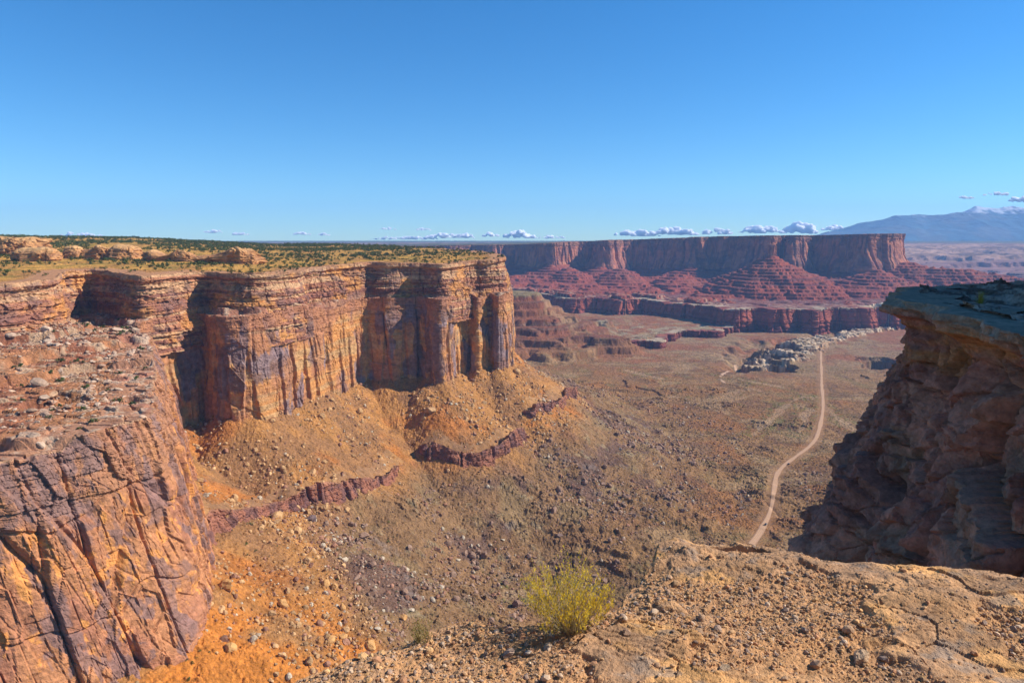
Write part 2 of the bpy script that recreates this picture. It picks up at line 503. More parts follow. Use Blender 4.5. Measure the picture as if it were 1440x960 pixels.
    z = mix(z, np.maximum(b2, -262 + 3 * wy), ss(-14, -26, dr))
    # far plateau top
    zf = far_top(x, y) + 2.0 * fbm2(x / 200, y / 200, 3, 71)
    z = mix(z, zf, ss(-30, -55, poly_sd(x, y, FARP)))
    # land beyond the far mesa on the right
    a = x / np.maximum(y, 1)
    zb = np.interp(D, [4600, 5600, 6800, 8000, 9500, 11500, 14000, 30000], [-360, -350, -290, -215, -125, -45, -10, 0])
    rr = ridge2(x / 600, y / 600, 4, 81)
    zb = zb + terr(60 * rr, 40, .7) * ss(4500, 5500, D) * ss(9200, 7800, D)
    kn = ridge2(x / 260, y / 260, 4, 83)
    zb = zb + 42 * kn * ss(7600, 8600, D) * ss(12500, 10000, D)
    z = mix(z, zb, ss(4300, 4900, D) * (df > 60))
    # left mesa bench and top
    dm = poly_sd(x, y, RIMP)
    ben = bench(x, y, dm, wy)
    z = mix(z, ben, ss(-10, -19, dw))
    z = mix(z, plateau(x, y), ss(-10, -19, dm))
    if not full: return z
    return z, dict(dw=dw, dm=dm, dr=dr, df=df, dp=dp, band=inb, cut=cut, ds=ds, wx=wx, wy=wy, D=D, q=q, zb=ss(4300, 4900, D) * (df > 60))

def far_top(x, y):
    a = x / np.maximum(y, 1)
    return np.interp(a, [-.6, -.2, 0.0, .13, .3, .42, .57], [-60, -45, -30, -4, 22, 26, 34])

def ground_colour(x, y, z, m):
    dw, D, wx, wy = m['dw'], m['D'], m['wx'], m['wy']
    f1_ = fbm2(x / 8, y / 8, 4, 101, .65); f2_ = fbm2(x / 33, y / 33, 4, 102); f3_ = fbm2(x / 110, y / 110, 4, 103)
    floor = mixc(C(.245, .138, .070), C(.275, .165, .085), ss(-.3, .45, f3_))
    floor = mixc(floor, C(.27, .137, .066), ss(.1, .6, fbm2(x / 70, y / 45, 4, 104)))
    floor = mixc(floor, C(.165, .102, .058), ss(.15, .55, fbm2(x / 34, y / 50, 4, 119, .6)) * .8)
    floor = mixc(floor, C(.20, .15, .07), ss(.35, .8, fbm2(x / 40, y / 40, 4, 105)) * .6)
    tal = mixc(C(.385, .20, .088), C(.285, .155, .08), ss(-.3, .4, f2_))
    tal = mixc(tal, C(.44, .175, .065), ss(.2, .65, fbm2(x / 50, y / 50, 4, 106)) * .7)
    low = mixc(C(.235, .142, .078), C(.235, .158, .088), ss(-.1, .6, f2_))
    low = mixc(low, C(.155, .095, .068), ss(.1, .5, fbm2(x / 45, y / 45, 4, 107)))
    low = mixc(low, C(.33, .27, .17), ss(.4, .8, fbm2(x / 18, y / 18, 4, 108, .65)) * .5)
    low = mixc(low, C(.22, .19, .17), ss(.5, .9, fbm2(x / 22, y / 22, 4, 109, .65)) * .4)
    c = mixc(low, floor, ss(210, 360, dw + 40 * wx))
    c = mixc(tal, c, ss(95, 150, dw + 18 * wy))
    hot = ss(170, 40, dw + 30 * f2_) * ss(500, 410, D) * .8
    c = mixc(c, mixc(C(.52, .205, .07), C(.38, .20, .09), ss(-.3, .3, f2_)), hot)
    # spur / far land: banded reds
    band = n2(z / 5.5 + .8 * wy, z * 0, 111) + .5 * n2(z / 1.9 + .5 * wy, z * 0, 112)
    red = mixc(C(.27, .088, .055), C(.14, .05, .042), ss(-.1, .4, band))
    red = mixc(red, C(.30, .20, .15), ss(.45, .9, band + .25 * wy) * .75)
    red = mixc(red, C(.34, .11, .06), ss(-172, -150, z) * .6)
    slope_dark = ss(.1, .6, fbm2(x / 70, y / 70, 4, 113))
    red = mixc(red, C(.23, .10, .065), slope_dark * .5)
    fr = ss(-12, -24, m['dr'])
    sp = ss(330, 290, m['ds']) * (z > -318) * (dw > 200)
    red2 = mixc(red * .9, C(.20, .12, .07), 0.35)
    c = mixc(c, red2, sp)
    c = mixc(c, C(.22, .17, .10), sp * (z > -181))
    mid = ss(1750, 2150, D + 150 * wx) * (1 - fr)
    midc = mixc(C(.26, .115, .066), C(.28, .19, .115), ss(-.3, .5, f3_ + .4 * f2_))
    c = mixc(c, midc, mid * (1 - sp) * .85)
    c = mixc(c, red * C(.80, .74, .80), fr)
    # pale rubble on rims
    pr = ss(-6, -12, m['dp']) * (m['dr'] > 0) * ss(-.5, .3, f2_ + .3 - .004 * (-m['dp']))
    c = mixc(c, mixc(C(.40, .34, .235), C(.24, .18, .11), ss(-.2, .3, f1_)), pr * .9)
    pr2 = ss(-12, -24, m['dr']) * ss(-200, -60, m['dr']) * ss(.1, .45, fbm2(x / 12, y / 12, 3, 114) + .3 * f3_) * (m['df'] > 300)
    c = mixc(c, C(.40, .30, .21), pr2 * .6)
    wht = m['band']
    c = mixc(c, mixc(C(.72, .56, .39), C(.20, .13, .08), ss(-.05, .3, fbm2(x / 9, y / 16, 3, 115))), wht * .95)
    # far top: dark with scrub
    ft = ss(-30, -55, m['df'])
    c = mixc(c, mixc(C(.065, .07, .032), C(.22, .14, .075), ss(.2, .6, f2_)), ft)
    # land beyond
    zb = m['zb']
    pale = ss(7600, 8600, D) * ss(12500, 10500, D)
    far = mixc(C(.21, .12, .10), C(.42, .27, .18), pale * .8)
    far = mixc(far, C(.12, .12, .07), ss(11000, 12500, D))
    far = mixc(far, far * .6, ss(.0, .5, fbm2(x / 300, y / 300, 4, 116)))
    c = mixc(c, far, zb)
    # bench and mesa top
    inb = ss(-8, -14, dw)
    c = mixc(c, bench_colour(x, y), inb)
    c = mixc(c, top_colour(x, y, m['dm']), ss(-8, -14, m['dm']))
    # washes
    gul = ridge2(x / 140 + wx * .5, y / 140, 4, 8); fl_ = ss(180, 330, dw) * (1 - fr) * ss(3200, 2200, D)
    c = mixc(c, C(.33, .23, .135), ss(.52, .68, gul) * fl_ * .55)
    c = mixc(c, C(.125, .10, .05), ss(.38, .5, gul) * ss(.62, .52, gul) * ss(-.2, .3, f1_) * fl_ * .65)
    gg = ridge2(x / 52 + wy * .4, y / 75, 3, 10)
    c = mixc(c, C(.16, .09, .055), ss(.55, .75, gg) * fl_ * .6)
    rd, _, _ = line_d(x, y, ROAD)
    for wsh in WASHES:
        d, _, _ = line_d(x, y, wsh)
        d = d + 9 * wy + 4 * f1_
        c = mixc(c, C(.42, .30, .19), ss(8, 3, d) * .5)
        c = mixc(c, C(.13, .13, .05), ss(30, 18, d) * ss(6, 12, d) * ss(-.1, .4, f1_) * .7)
    c = mixc(c, C(.33, .19, .105), ss(16, 6, rd) * .5)
    c = c * (1 + .26 * f1_)[..., None]
    lum = (c @ C(.3, .6, .1))[..., None]
    return np.clip(lum + (c - lum) * 1.18, .01, .9) * mix(.84, 1.0, fr)[..., None]

WASHES = [chaikin(np.array([G(a, b, -350) for a, b in L]), 2) for L in (
    [(1190, 700), (1196, 670), (1205, 655), (1235, 645)], [(1200, 610), (1170, 585), (1140, 560), (1105, 548), (1060, 540), (1005, 530)],
    [(1120, 615), (1132, 602), (1128, 588), (1140, 580)], [(1200, 640), (1240, 632)], [(720, 842), (790, 835), (840, 845)],
    [(1060, 615), (1120, 560), (1155, 562)], [(930, 535), (900, 528), (880, 523)])]

# ------------------------------------------------------------------ ground sheets (finer near the camera)
def polar(a0, a1, na, rs):
    az = np.linspace(a0, a1, na)
    R, A = np.meshgrid(rs, az, indexing='ij')
    return (R * np.sin(A)).astype(F32), (R * np.cos(A)).astype(F32)

rs = [170.0]
while rs[-1] < 4900:
    r = rs[-1]
    k = .0022 if r < 300 else (.0017 if r < 1500 else (.0022 if r < 2000 else .0016))
    rs.append(r * (1 + k))
A0, A1 = math.radians(-42), math.radians(43)
X, Y = polar(A0, A1, 1250, np.array(rs))
Z, MS = height(X, Y)
rd, _, _ = line_d(X, Y, ROAD)
roadmask = ss(14, 6, rd)
Zs = Z.copy()
# fine roughness away from the road
r1, r2, rid, _, _ = cell2(X / 4.2, Y / 4.2, 202)
rough = 1.2 * fbm2(X / 4.6, Y / 4.6, 3, 201, .7) + 1.5 * np.clip(rid - .55, 0, 1) * ss(.45, .25, r1) * 2 * (MS['D'] < 1600)
outside = (MS['dw'] > -8) * ss(4200, 2500, MS['D'])
Z = Z + rough * (1 - roadmask) * mix(.35, 1.0, outside) * (MS['zb'] < .5)
# blocky outcrops low on the slopes
f1, f2, cid, _, _ = cell2(X / 9 + .3 * MS['wy'], Y / 6, 203)
oc = ss(.25, .6, fbm2(X / 70, Y / 70, 3, 204)) * ss(110, 150, MS['dw']) * ss(900, 600, MS['dw']) * ss(2100, 1600, MS['D']) * (1 - roadmask)
Z = Z + oc * 3.6 * np.round(cid * 3) / 3 * ss(.02, .12, f2 - f1)
gc = ground_colour(X, Y, Z, MS)
gc = mixc(gc, gc * (.75 + .5 * cid)[..., None], oc * .8)
land = grid_obj("canyon_ground", X, Y, Z, gc, M_TALUS, smooth=False)
tag(land, kind='structure', label="rubble slopes and floor of the desert canyon")
del rough, oc, gc, Zs

def ground_at(x, y):
    return height(np.asarray(x, F32), np.asarray(y, F32), False)

# far country
rs = 4890 * 1.0042 ** np.arange(0, 285)
X, Y = polar(A0, A1, 620, rs)
Z, MS = height(X, Y)
gc = ground_colour(X, Y, Z, MS)
o = grid_obj("distant_country", X, Y, Z, gc, M_FARLAND, smooth=False)
tag(o, kind='structure', label="hazy badlands and plains beyond the far mesa")

# snowy mountains on the right horizon
mx_, my_ = np.meshgrid(np.linspace(4800, 19000, 700), np.linspace(13000, 16800, 170))
mx_ = mx_.astype(F32); my_ = my_.astype(F32)
pxs = 720 + 960 * mx_ / (my_ * .99)
env = np.interp(pxs, [1040, 1100, 1150, 1185, 1215, 1250, 1280, 1300, 1335, 1355, 1375, 1400, 1440, 1550, 1700, 1900],
                [0, 4, 9, 16, 24, 31, 36, 35, 40, 42, 45, 44, 44, 40, 20, 0])
hm = env / 960 * 15100
cy_ = (my_ - 13000) / 3800
prof = np.clip(1 - np.abs(cy_ - .55) / .55, 0, 1)
rg = ridge2(mx_ / 800, my_ / 800, 5, 301)
mz = -60 + (hm + 60) * (prof ** .8) * (1 + .10 * (rg - .35)) + 24 * (rg - .3) * prof * ss(0, 200, hm)
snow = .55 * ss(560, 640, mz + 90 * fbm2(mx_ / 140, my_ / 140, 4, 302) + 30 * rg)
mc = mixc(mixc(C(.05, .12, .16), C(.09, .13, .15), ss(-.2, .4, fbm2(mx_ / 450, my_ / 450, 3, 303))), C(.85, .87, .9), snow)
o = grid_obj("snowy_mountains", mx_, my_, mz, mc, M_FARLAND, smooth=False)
tag(o, kind='structure', label="blue mountain range with snow on its crest")

# ------------------------------------------------------------------ swept cliffs
def sweep(name, line, ztop, zbot, du, dz, off, colour, mat, lip=22.0, lip_rise=0.04, smooth_n=9, side=1, topbump=1.0, surf=None, surf_col=None, slant=0.0, nl=8):
    p, u = resample(chaikin(line, 2), du)
    t = np.gradient(p[:, :2], axis=0)
    k = max(3, int(smooth_n / du) | 1)
    ker = np.hanning(k + 2)[1:-1]; ker /= ker.sum()
    t = np.stack([np.convolve(np.pad(t[:, i], k // 2, mode='edge'), ker, 'valid') for i in (0, 1)], 1)
    t /= np.hypot(t[:, 0], t[:, 1])[:, None]
    nx, ny = t[:, 1] * side, -t[:, 0] * side        # outward is to the right of the travel direction
    zt = ztop(p[:, 0], p[:, 1]) if callable(ztop) else np.full(len(p), ztop)
    nz_ = max(6, int(np.mean(zt - zbot) / dz))
    tt = np.r_[np.zeros(nl), np.linspace(0, 1, nz_)]
    li = np.r_[np.linspace(1, .04, nl), np.zeros(nz_)]
    U, T = np.meshgrid(u, tt); _, LI = np.meshgrid(u, li)
    PX_, _ = np.meshgrid(p[:, 0], tt); PY_, _ = np.meshgrid(p[:, 1], tt)
    NX, _ = np.meshgrid(nx, tt); NY, _ = np.meshgrid(ny, tt); ZT, _ = np.meshgrid(zt, tt)
    U, T, LI, PX_, PY_, NX, NY, ZT = [a.astype(F32) for a in (U, T, LI, PX_, PY_, NX, NY, ZT)]
    Zc = ZT + (zbot - ZT) * T
    if slant:
        U = U + slant * (ZT - Zc)
        PX_ = np.interp(U, u, p[:, 0]).astype(F32); PY_ = np.interp(U, u, p[:, 1]).astype(F32)
        NX = np.interp(U, u, nx).astype(F32); NY = np.interp(U, u, ny).astype(F32)
    o_ = off(U, Zc, ZT, PX_, PY_).astype(F32)
    Zc = Zc + topbump * n2(U / 9, U * 0, 7) * ss(.12, 0, T)
    O = o_ - LI * lip
    Zc = Zc + LI * lip * lip_rise
    Xc = PX_ + NX * O; Yc = PY_ + NY * O
    if surf:
        w_ = ss(0.0, .12, LI)[:nl]
        Zc[:nl] = Zc[:nl] * (1 - w_) + (surf(Xc[:nl], Yc[:nl]) + .25) * w_
    colr = colour(U, Zc, ZT, Xc, Yc, o_)
    if surf_col:
        w_ = ss(-.01, .05, LI)[:nl]
        colr[:nl] = mixc(colr[:nl], surf_col(Xc[:nl], Yc[:nl]), w_)
    return grid_obj(name, Xc, Yc, Zc, colr, mat, flip=(side < 0))

def joints(U, Z, w, seed, amp):
    """vertical columns with narrow cracks between them"""
    wv = .12 * w * n2(U / w, Z / (w * 4), seed + 5)
    f1, f2, cid, _, _ = cell2((U + wv) / w, Z / (w * 7), seed)
    e = f2 - f1
    return amp * (cid - .5) * 2 + (-amp * .9) * ss(.10, .0, e), cid, e

def plates(U, Z, w, h, seed, amp):
    f1, f2, cid, _, _ = cell2(U / w, Z / h, seed)
    return amp * (cid - .5) * 2 * ss(0, .04, f2 - f1), cid, f2 - f1

def strata(U, Z, th, seed, amp, warp=2.0):
    """alternating hard ledges and soft recesses, broken into blocks"""
    zz = Z + warp * n2(U / 60, Z / 40, seed + 9)
    k = np.floor(zz / th + .8 * n2(zz / (th * 3), zz * 0, seed + 4))
    hard = _h(k.astype(np.int32), np.zeros(1, np.int32), np.zeros(1, np.int32), seed)
    f1, f2, cid, _, _ = cell2(U / (th * 2.6) + k * 7.3, zz / th, seed + 2)
    s = amp * (hard - .45) + amp * .8 * (cid - .5) * ss(0, .07, f2 - f1) - amp * .5 * ss(.06, 0, f2 - f1)
    return s, hard, cid

OR, TAN, VAR, REDB = C(.50, .225, .072), C(.44, .255, .11), C(.185, .105, .085), C(.33, .145, .078)

def off_main(U, Z, ZT, X, Y):
    d = ZT - Z
    h = d / 100.0
    o = 3.0 * h
    j1, c1, e1 = joints(U, Z, 38, 401, 2.9)
    j2, c2, e2 = joints(U, Z, 13, 402, .5)
    p0, _, _ = plates(U + .2 * Z, Z, 24, 34, 416, 1.5)
    act = .35 + .65 * ss(-.2, .3, n2(U / 70, Z / 90, 405))
    p1, _, _ = plates(U, Z, 12, 26, 403, .8)
    s1, _, _ = strata(U, Z, 3.2, 404, 1.4)
    upm = ss(30, 14, d + 10 * n2(U / 16, Z / 16, 415))
    # pointed alcoves at the foot of the cliff
    f = ss(0, 1, np.abs(((U / 26 + .35 * n2(U / 40, U * 0, 411)) % 1) - .5) * 2)
    al = -3.8 * ss(.45, .25, f + (90 - d) / 130.0) * ss(.0, .4, n2(U / 90, U * 0, 412) + .2)
    return o + (j1 * act + j2 * act + p1 + p0) * (1 - .6 * upm) + al + s1 * mix(.36, 1.0, upm) + .55 * fbm3(X / 5, Y / 5, Z / 5, 4, 406) + 1.6 * fbm3(X / 22, Y / 22, Z / 30, 2, 407)

def col_wall(U, Z, ZT, X, Y, o):
    d = ZT - Z
    st = n2(Z / 7 + .6 * n2(U / 50, Z / 50, 420), Z * 0, 421) + .5 * n2(Z / 2.2 + .6 * n2(U / 30, Z / 50, 422), Z * 0, 423)
    c = mixc(OR, TAN, ss(-.4, .7, st + .5 * fbm2(U / 60, Z / 60, 3, 424)))
    c = mixc(c, REDB, ss(-.15, .55, fbm2(U / 30, Z / 45, 4, 425)) * .8)
    # desert varnish: tall dark streaks and patches
    v = .55 * fbm2(U / 9, Z / 45, 4, 426) + 1.0 * fbm2(U / 38, Z / 44, 4, 427)
    f1, f2, cid, _, _ = cell2(U / 14, Z / 40, 428)
    v = v + .7 * (cid - .5)
    var = mixc(VAR, C(.21, .15, .155), ss(-.3, .5, fbm2(U / 12, Z / 12, 3, 429)))
    c = mixc(c, var, ss(.08, .36, v) * .88)
    c = mixc(c, mixc(C(.36, .20, .115), C(.30, .145, .085), ss(-.2, .4, fbm2(X / 9, Y / 9, 3, 431))), ss(.8, .1, d))
    upm = ss(22, 6, d + 8 * n2(U / 14, Z / 14, 415))
    c = mixc(c, mixc(REDB, C(.40, .25, .14), ss(0, .5, st)), upm * .8)
    c = c * (1 + .22 * fbm2(U / 3.5, Z / 2.2, 4, 430))[..., None]
    return c

def off_rim(U, Z, ZT, X, Y):
    d = ZT - Z
    o = np.interp(d, [0, 5, 8, 12, 22, 30, 42, 52, 62, 90], [1.5, 2.0, -1.8, -1.0, 1.5, 3.5, 6.0, 8.5, 10, 11]).astype(F32)
    capc = ss(8, 4, d)
    s1, hd, c_ = strata(U, Z, 4.2, 501, 3.4, 3.0)
    s2, _, _ = strata(U, Z, 1.9, 502, 1.2, 2.0)
    j, _, e = joints(U, Z, 12, 503, 1.3)
    big = 2.0 * n2(U / 45, Z / 30, 504)
    massive = ss(.0, .5, n2(U / 80, Z / 16, 505))
    return o + s1 * (1 - .75 * massive) * (1 - .7 * capc) + s2 * (1 - .6 * massive) + j * (1 - .5 * capc) + big + .8 * fbm3(X / 4, Y / 4, Z / 4, 4, 506)

def col_rim(U, Z, ZT, X, Y, o):
    d = ZT - Z
    st = n2(Z / 4 + .7 * n2(U / 50, Z / 50, 520), Z * 0, 521) + .6 * n2(Z / 1.3 + .6 * n2(U / 30, Z / 50, 522), Z * 0, 523)
    c = mixc(C(.37, .165, .085), C(.245, .105, .07), ss(-.2, .6, st))
    c = mixc(c, C(.47, .29, .155), ss(.1, .7, -st + .5 * fbm2(U / 20, Z / 9, 3, 524)) * .85)
    c = mixc(c, C(.54, .25, .075), ss(.15, .6, fbm2(U / 38, Z / 20, 4, 525)) * .8)
    c = mixc(c, VAR, ss(.1, .5, fbm2(U / 12, Z / 8, 4, 526)) * .65)
    c = mixc(c, C(.42, .22, .11), ss(3, 0, d) * .6)
    return c * (1 + .24 * fbm2(U / 3, Z / 1.6, 4, 527))[..., None]

def bench_edge(x, y):
    g = bench(np.asarray(x, F32), np.asarray(y, F32)); k_ = 21
    return np.convolve(np.pad(g, k_ // 2, mode='edge'), np.ones(k_) / k_, 'valid') + .3
def dens(z0, amp, seed):
    return lambda x, y: z0 + amp * n2(np.asarray(x, F32) / 55, np.asarray(y, F32) / 55, seed)

# sheer lower cliff of the left mesa
o = sweep("mesa_cliff", MAIN, bench_edge, -212, .75, .75, off_main, col_wall, M_CLIFF, lip=27, surf=bench, surf_col=bench_colour, nl=30)
tag(o, kind='structure', label="sheer orange cliff with dark streaks under the left mesa rim")

# ledgy rim tier; its top follows the mesa surface
def rim_top(x, y):
    x = np.asarray(x, F32); y = np.asarray(y, F32)
    return plateau(x, y) + 1.0
o = sweep("mesa_rim_ledges", RIM, rim_top, -112, .9, .65, off_rim, col_rim, M_CLIFF, lip=24, lip_rise=.015, topbump=.6, surf=plateau, surf_col=lambda x, y: top_colour(x, y, poly_sd(x, y, RIMP)), nl=24)
tag(o, kind='structure', label="broken red ledges along the rim of the left mesa")

# near promontory, lower left
def off_prom(U, Z, ZT, X, Y):
    d = ZT - Z
    o = .175 * d + 2.0 * ss(0, 14, d)
    j1, c1, e1 = joints(U - .16 * d, Z, 19, 601, 2.6)
    j2, c2, e2 = joints(U - .16 * d, Z, 6, 602, .6)
    p1, _, _ = plates(U - .16 * d, Z, 7, 20, 603, 1.5)
    p2, _, _ = plates(U - .16 * d, Z, 3, 8, 604, .35)
    # a bedding break about a third down and one near the foot
    br = -2.2 * ss(1.6, 0, np.abs(d - 34 - 5 * n2(U / 20, U * 0, 605))) - 1.6 * ss(1.2, 0, np.abs(d - 84 - 5 * n2(U / 16, U * 0, 606)))
    upm = ss(34, 26, d + 4 * n2(U / 9, U * 0, 656))
    s9, _, _ = strata(U, Z, 2.6, 611, 1.3)
    o = o + upm * s9 + 1.6 * ss(24, 34, d)
    sl = -5 * ss(.5, .1, np.abs(U - GROOVE + 2.2 - .1 * d)) * ss(24, 30, d) * ss(92, 84, d)
    return o + (j1 + j2) * (1 - .55 * upm) + p1 + p2 + br * .8 + sl + 1.4 * fbm3(X / 14, Y / 14, Z / 14, 2, 607) + .22 * fbm3(X / 1.6, Y / 1.6, Z / 1.6, 3, 608)
GROOVE = 1e9
def col_prom(U, Z, ZT, X, Y, o):
    d = ZT - Z
    Us = U - .16 * d
    c = mixc(C(.43, .19, .085), C(.34, .145, .08), ss(-.3, .4, fbm2(Us / 16, Z / 30, 4, 651)))
    f1, f2, cid, _, _ = cell2(Us / 9 + .3 * n2(Us / 4, Z / 6, 659), Z / 22, 652)
    g1, g2, gid, _, _ = cell2(Us / 3.2, Z / 7, 653)
    v = .7 * fbm2(Us / 10, Z / 20, 5, 654, .6) + .9 * (cid - .5) + .35 * (gid - .5)
    c = mixc(c, mixc(C(.25, .13, .09), C(.20, .125, .115), cid), ss(.14, .36, v) * .75)
    b = .9 * fbm2(Us / 6, Z / 12, 5, 655, .65) + .6 * (gid - .5)
    c = mixc(c, C(.62, .265, .075), ss(.30, .42, b) * ss(.4, .1, v) * .9)
    c = mixc(c, mixc(C(.34, .165, .09), C(.22, .13, .105), ss(-.1, .3, v)), ss(38, 26, d + 4 * n2(U / 9, U * 0, 656)) * .7)
    c = mixc(c, C(.37, .21, .12), ss(.8, .1, d))
    st = n2(Z / 1.3 + .5 * n2(U / 20, Z / 20, 657), Z * 0, 658)
    return c * (1 + .10 * st + .18 * fbm2(U / 1.6, Z / 1.2, 4, 660))[..., None]
o = sweep("promontory_cliff", PROM, bench_edge, -225, .42, .42, off_prom, col_prom, M_CLIFF, lip=26, smooth_n=14, surf=bench, surf_col=bench_colour, slant=.16, nl=50)
tag(o, kind='structure', label="slab-sided orange and purple promontory at the lower left")

# broken ledge bands that crop out of the slope under the left mesa
def off_band(amp):
    def f(U, Z, ZT, X, Y):
        d = ZT - Z
        j, _, _ = joints(U, Z, 17, 701, 1.1)
        pl, _, _ = plates(U, Z, 5, 5, 705, .8)
        j2, _, _ = joints(U, Z, 33, 704, 4.5)
        j2 = j2 + 3 * n2(U / 18, U * 0, 706)
        s, _, _ = strata(U, Z, 3, 702, 1.8)
        return .3 * d + j + j2 + s + pl + .5 * fbm3(X / 4, Y / 4, Z / 4, 3, 703)
    return f
def col_band(U, Z, ZT, X, Y, o):
    c = mixc(C(.27, .11, .065), C(.16, .075, .06), ss(-.2, .4, fbm2(U / 10, Z / 14, 4, 711)))
    c = mixc(c, C(.36, .18, .10), ss(3, -1, ZT - Z) * .7)
    return c * (1 + .2 * fbm2(U / 3, Z / 2, 3, 712))[..., None]
def col_tal(x, y):
    c = mixc(C(.34, .175, .068), C(.25, .132, .062), ss(-.3, .4, fbm2(x / 33, y / 33, 4, 102)))
    return c * (1 + .25 * fbm2(x / 4, y / 4, 4, 101, .65))[..., None]
BANDS = [[(262, 768), (300, 752), (345, 734), (400, 717), (435, 706), (475, 701), (520, 685), (556, 667), (572, 652)],
         [(590, 626), (604, 644), (640, 650), (672, 657), (700, 645), (724, 629), (744, 611)],
         [(734, 574), (746, 586), (775, 579), (798, 564), (809, 549)]]
def hit(px, py, r0=250, r1=4200, st=1.0):
    X_, Yf, Z_ = ray(px, py); t = np.arange(r0, r1, st, dtype=F32)
    hz = ground_at(X_ * t, Yf * t); k_ = int(np.argmax(Z_ * t < hz))
    return X_ * t[k_], Yf * t[k_], float(hz[k_])
for i, Lp in enumerate(BANDS):
    ln = chaikin([hit(a, b)[:2] for a, b in Lp], 1)
    n = len(ln)
    def zt_(x, y, i=i):
        g = ground_at(np.asarray(x), np.asarray(y)); k_ = 41; g = np.convolve(np.pad(g, k_ // 2, mode='edge'), np.ones(k_) / k_, 'valid')
        s_ = np.linspace(0, 1, len(g))
        return g + (15, 16, 14)[i] * ss(0, .12, s_) * ss(1, .88, s_) * (.95 + .32 * n2((s_ * (9, 6, 5)[i]).astype(F32), (s_ * 0).astype(F32), 730 + i)) - .5 + 1.5 * n2(np.asarray(x, F32) / 30, np.asarray(y, F32) / 30, 720 + i)
    o = sweep("ledge_outcrop", ln, zt_, -315, .8, .7, off_band(1), col_band, M_CLIFF, lip=24, lip_rise=.16, smooth_n=12, surf=lambda x, y: ground_at(x, y) + .4, surf_col=lambda x, y: col_tal(x, y), nl=24)
    tag(o, kind='structure', label=["long dark ledge curving across the slope beside the promontory", "dark red ledge in the middle of the orange slope",
                                    "small dark ledge low under the tip of the mesa"][i])

# low pale-topped cliffs, red wall, far mesa cliff
def off_mid(U, Z, ZT, X, Y):
    d = ZT - Z
    j, _, _ = joints(U, Z, 24, 801, 9)
    j2, _, _ = joints(U, Z, 75, 802, 20)
    s, _, _ = strata(U, Z, 8, 803, 4)
    return .28 * d + j + j2 + s + 1.5 * fbm3(X / 12, Y / 12, Z / 12, 3, 804)
def col_mid(U, Z, ZT, X, Y, o):
    st = n2(Z / 5 + .5 * n2(U / 80, Z / 60, 811), Z * 0, 812)
    c = mixc(C(.31, .085, .05), C(.18, .05, .038), ss(-.2, .5, st + .4 * fbm2(U / 20, Z / 20, 3, 813)))
    c = mixc(c, C(.38, .29, .19), ss(6, 1, ZT - Z + 5 * n2(U / 12, Z / 6, 814)) * ss(-.3, .4, fbm2(U / 60, U * 0, 3, 816)))
    return c * (1 + .15 * fbm2(U / 8, Z / 4, 3, 815))[..., None]
o = sweep("pale_rimmed_cliffs", PALE, dens(-322, 3, 820), -366, 2.0, 1.6, lambda *a: off_mid(*a) * .6, col_mid, M_FAR, lip=30, lip_rise=0, smooth_n=30)
tag(o, kind='structure', label="low dark cliffs with pale rubble rims in the middle of the canyon")
o = sweep("red_wall", REDW, dens(-259, 4, 821), -372, 2.4, 2.0, off_mid, col_mid, M_FAR, lip=45, lip_rise=0, smooth_n=40)
tag(o, kind='structure', label="long fluted dark red wall below the stepped slopes of the far mesa")

def off_far(U, Z, ZT, X, Y):
    d = ZT - Z
    j, _, _ = joints(U, Z, 42, 901, 9)
    j2, _, _ = joints(U, Z, 130, 902, 18)
    s, _, _ = strata(U, Z, 9, 903, 5)
    up = ss(50, 30, d)
    return .10 * d + j * (1 - .4 * up) + j2 + s * mix(.2, 1, up) + 3 * fbm3(X / 25, Y / 25, Z / 25, 3, 904) + 24 * ss(105, 190, d)
def col_far(U, Z, ZT, X, Y, o):
    d = ZT - Z
    c = mixc(C(.40, .15, .075), C(.22, .085, .06), ss(-.2, .5, fbm2(U / 40, Z / 40, 4, 911)))
    c = mixc(c, C(.13, .07, .06), ss(.1, .5, fbm2(U / 16, Z / 90, 4, 912)) * .7)
    c = mixc(c, C(.20, .11, .07), ss(34, 14, d) * .6)
    return c * (1 + .15 * fbm2(U / 12, Z / 6, 3, 913))[..., None]
o = sweep("far_mesa_cliff", FARL, lambda x, y: far_top(np.asarray(x), np.asarray(y)) + 3, -182, 3.2, 2.6, off_far, col_far, M_FAR, lip=75, lip_rise=0, smooth_n=45)
tag(o, kind='structure', label="long shaded cliff of the far mesa under the skyline")

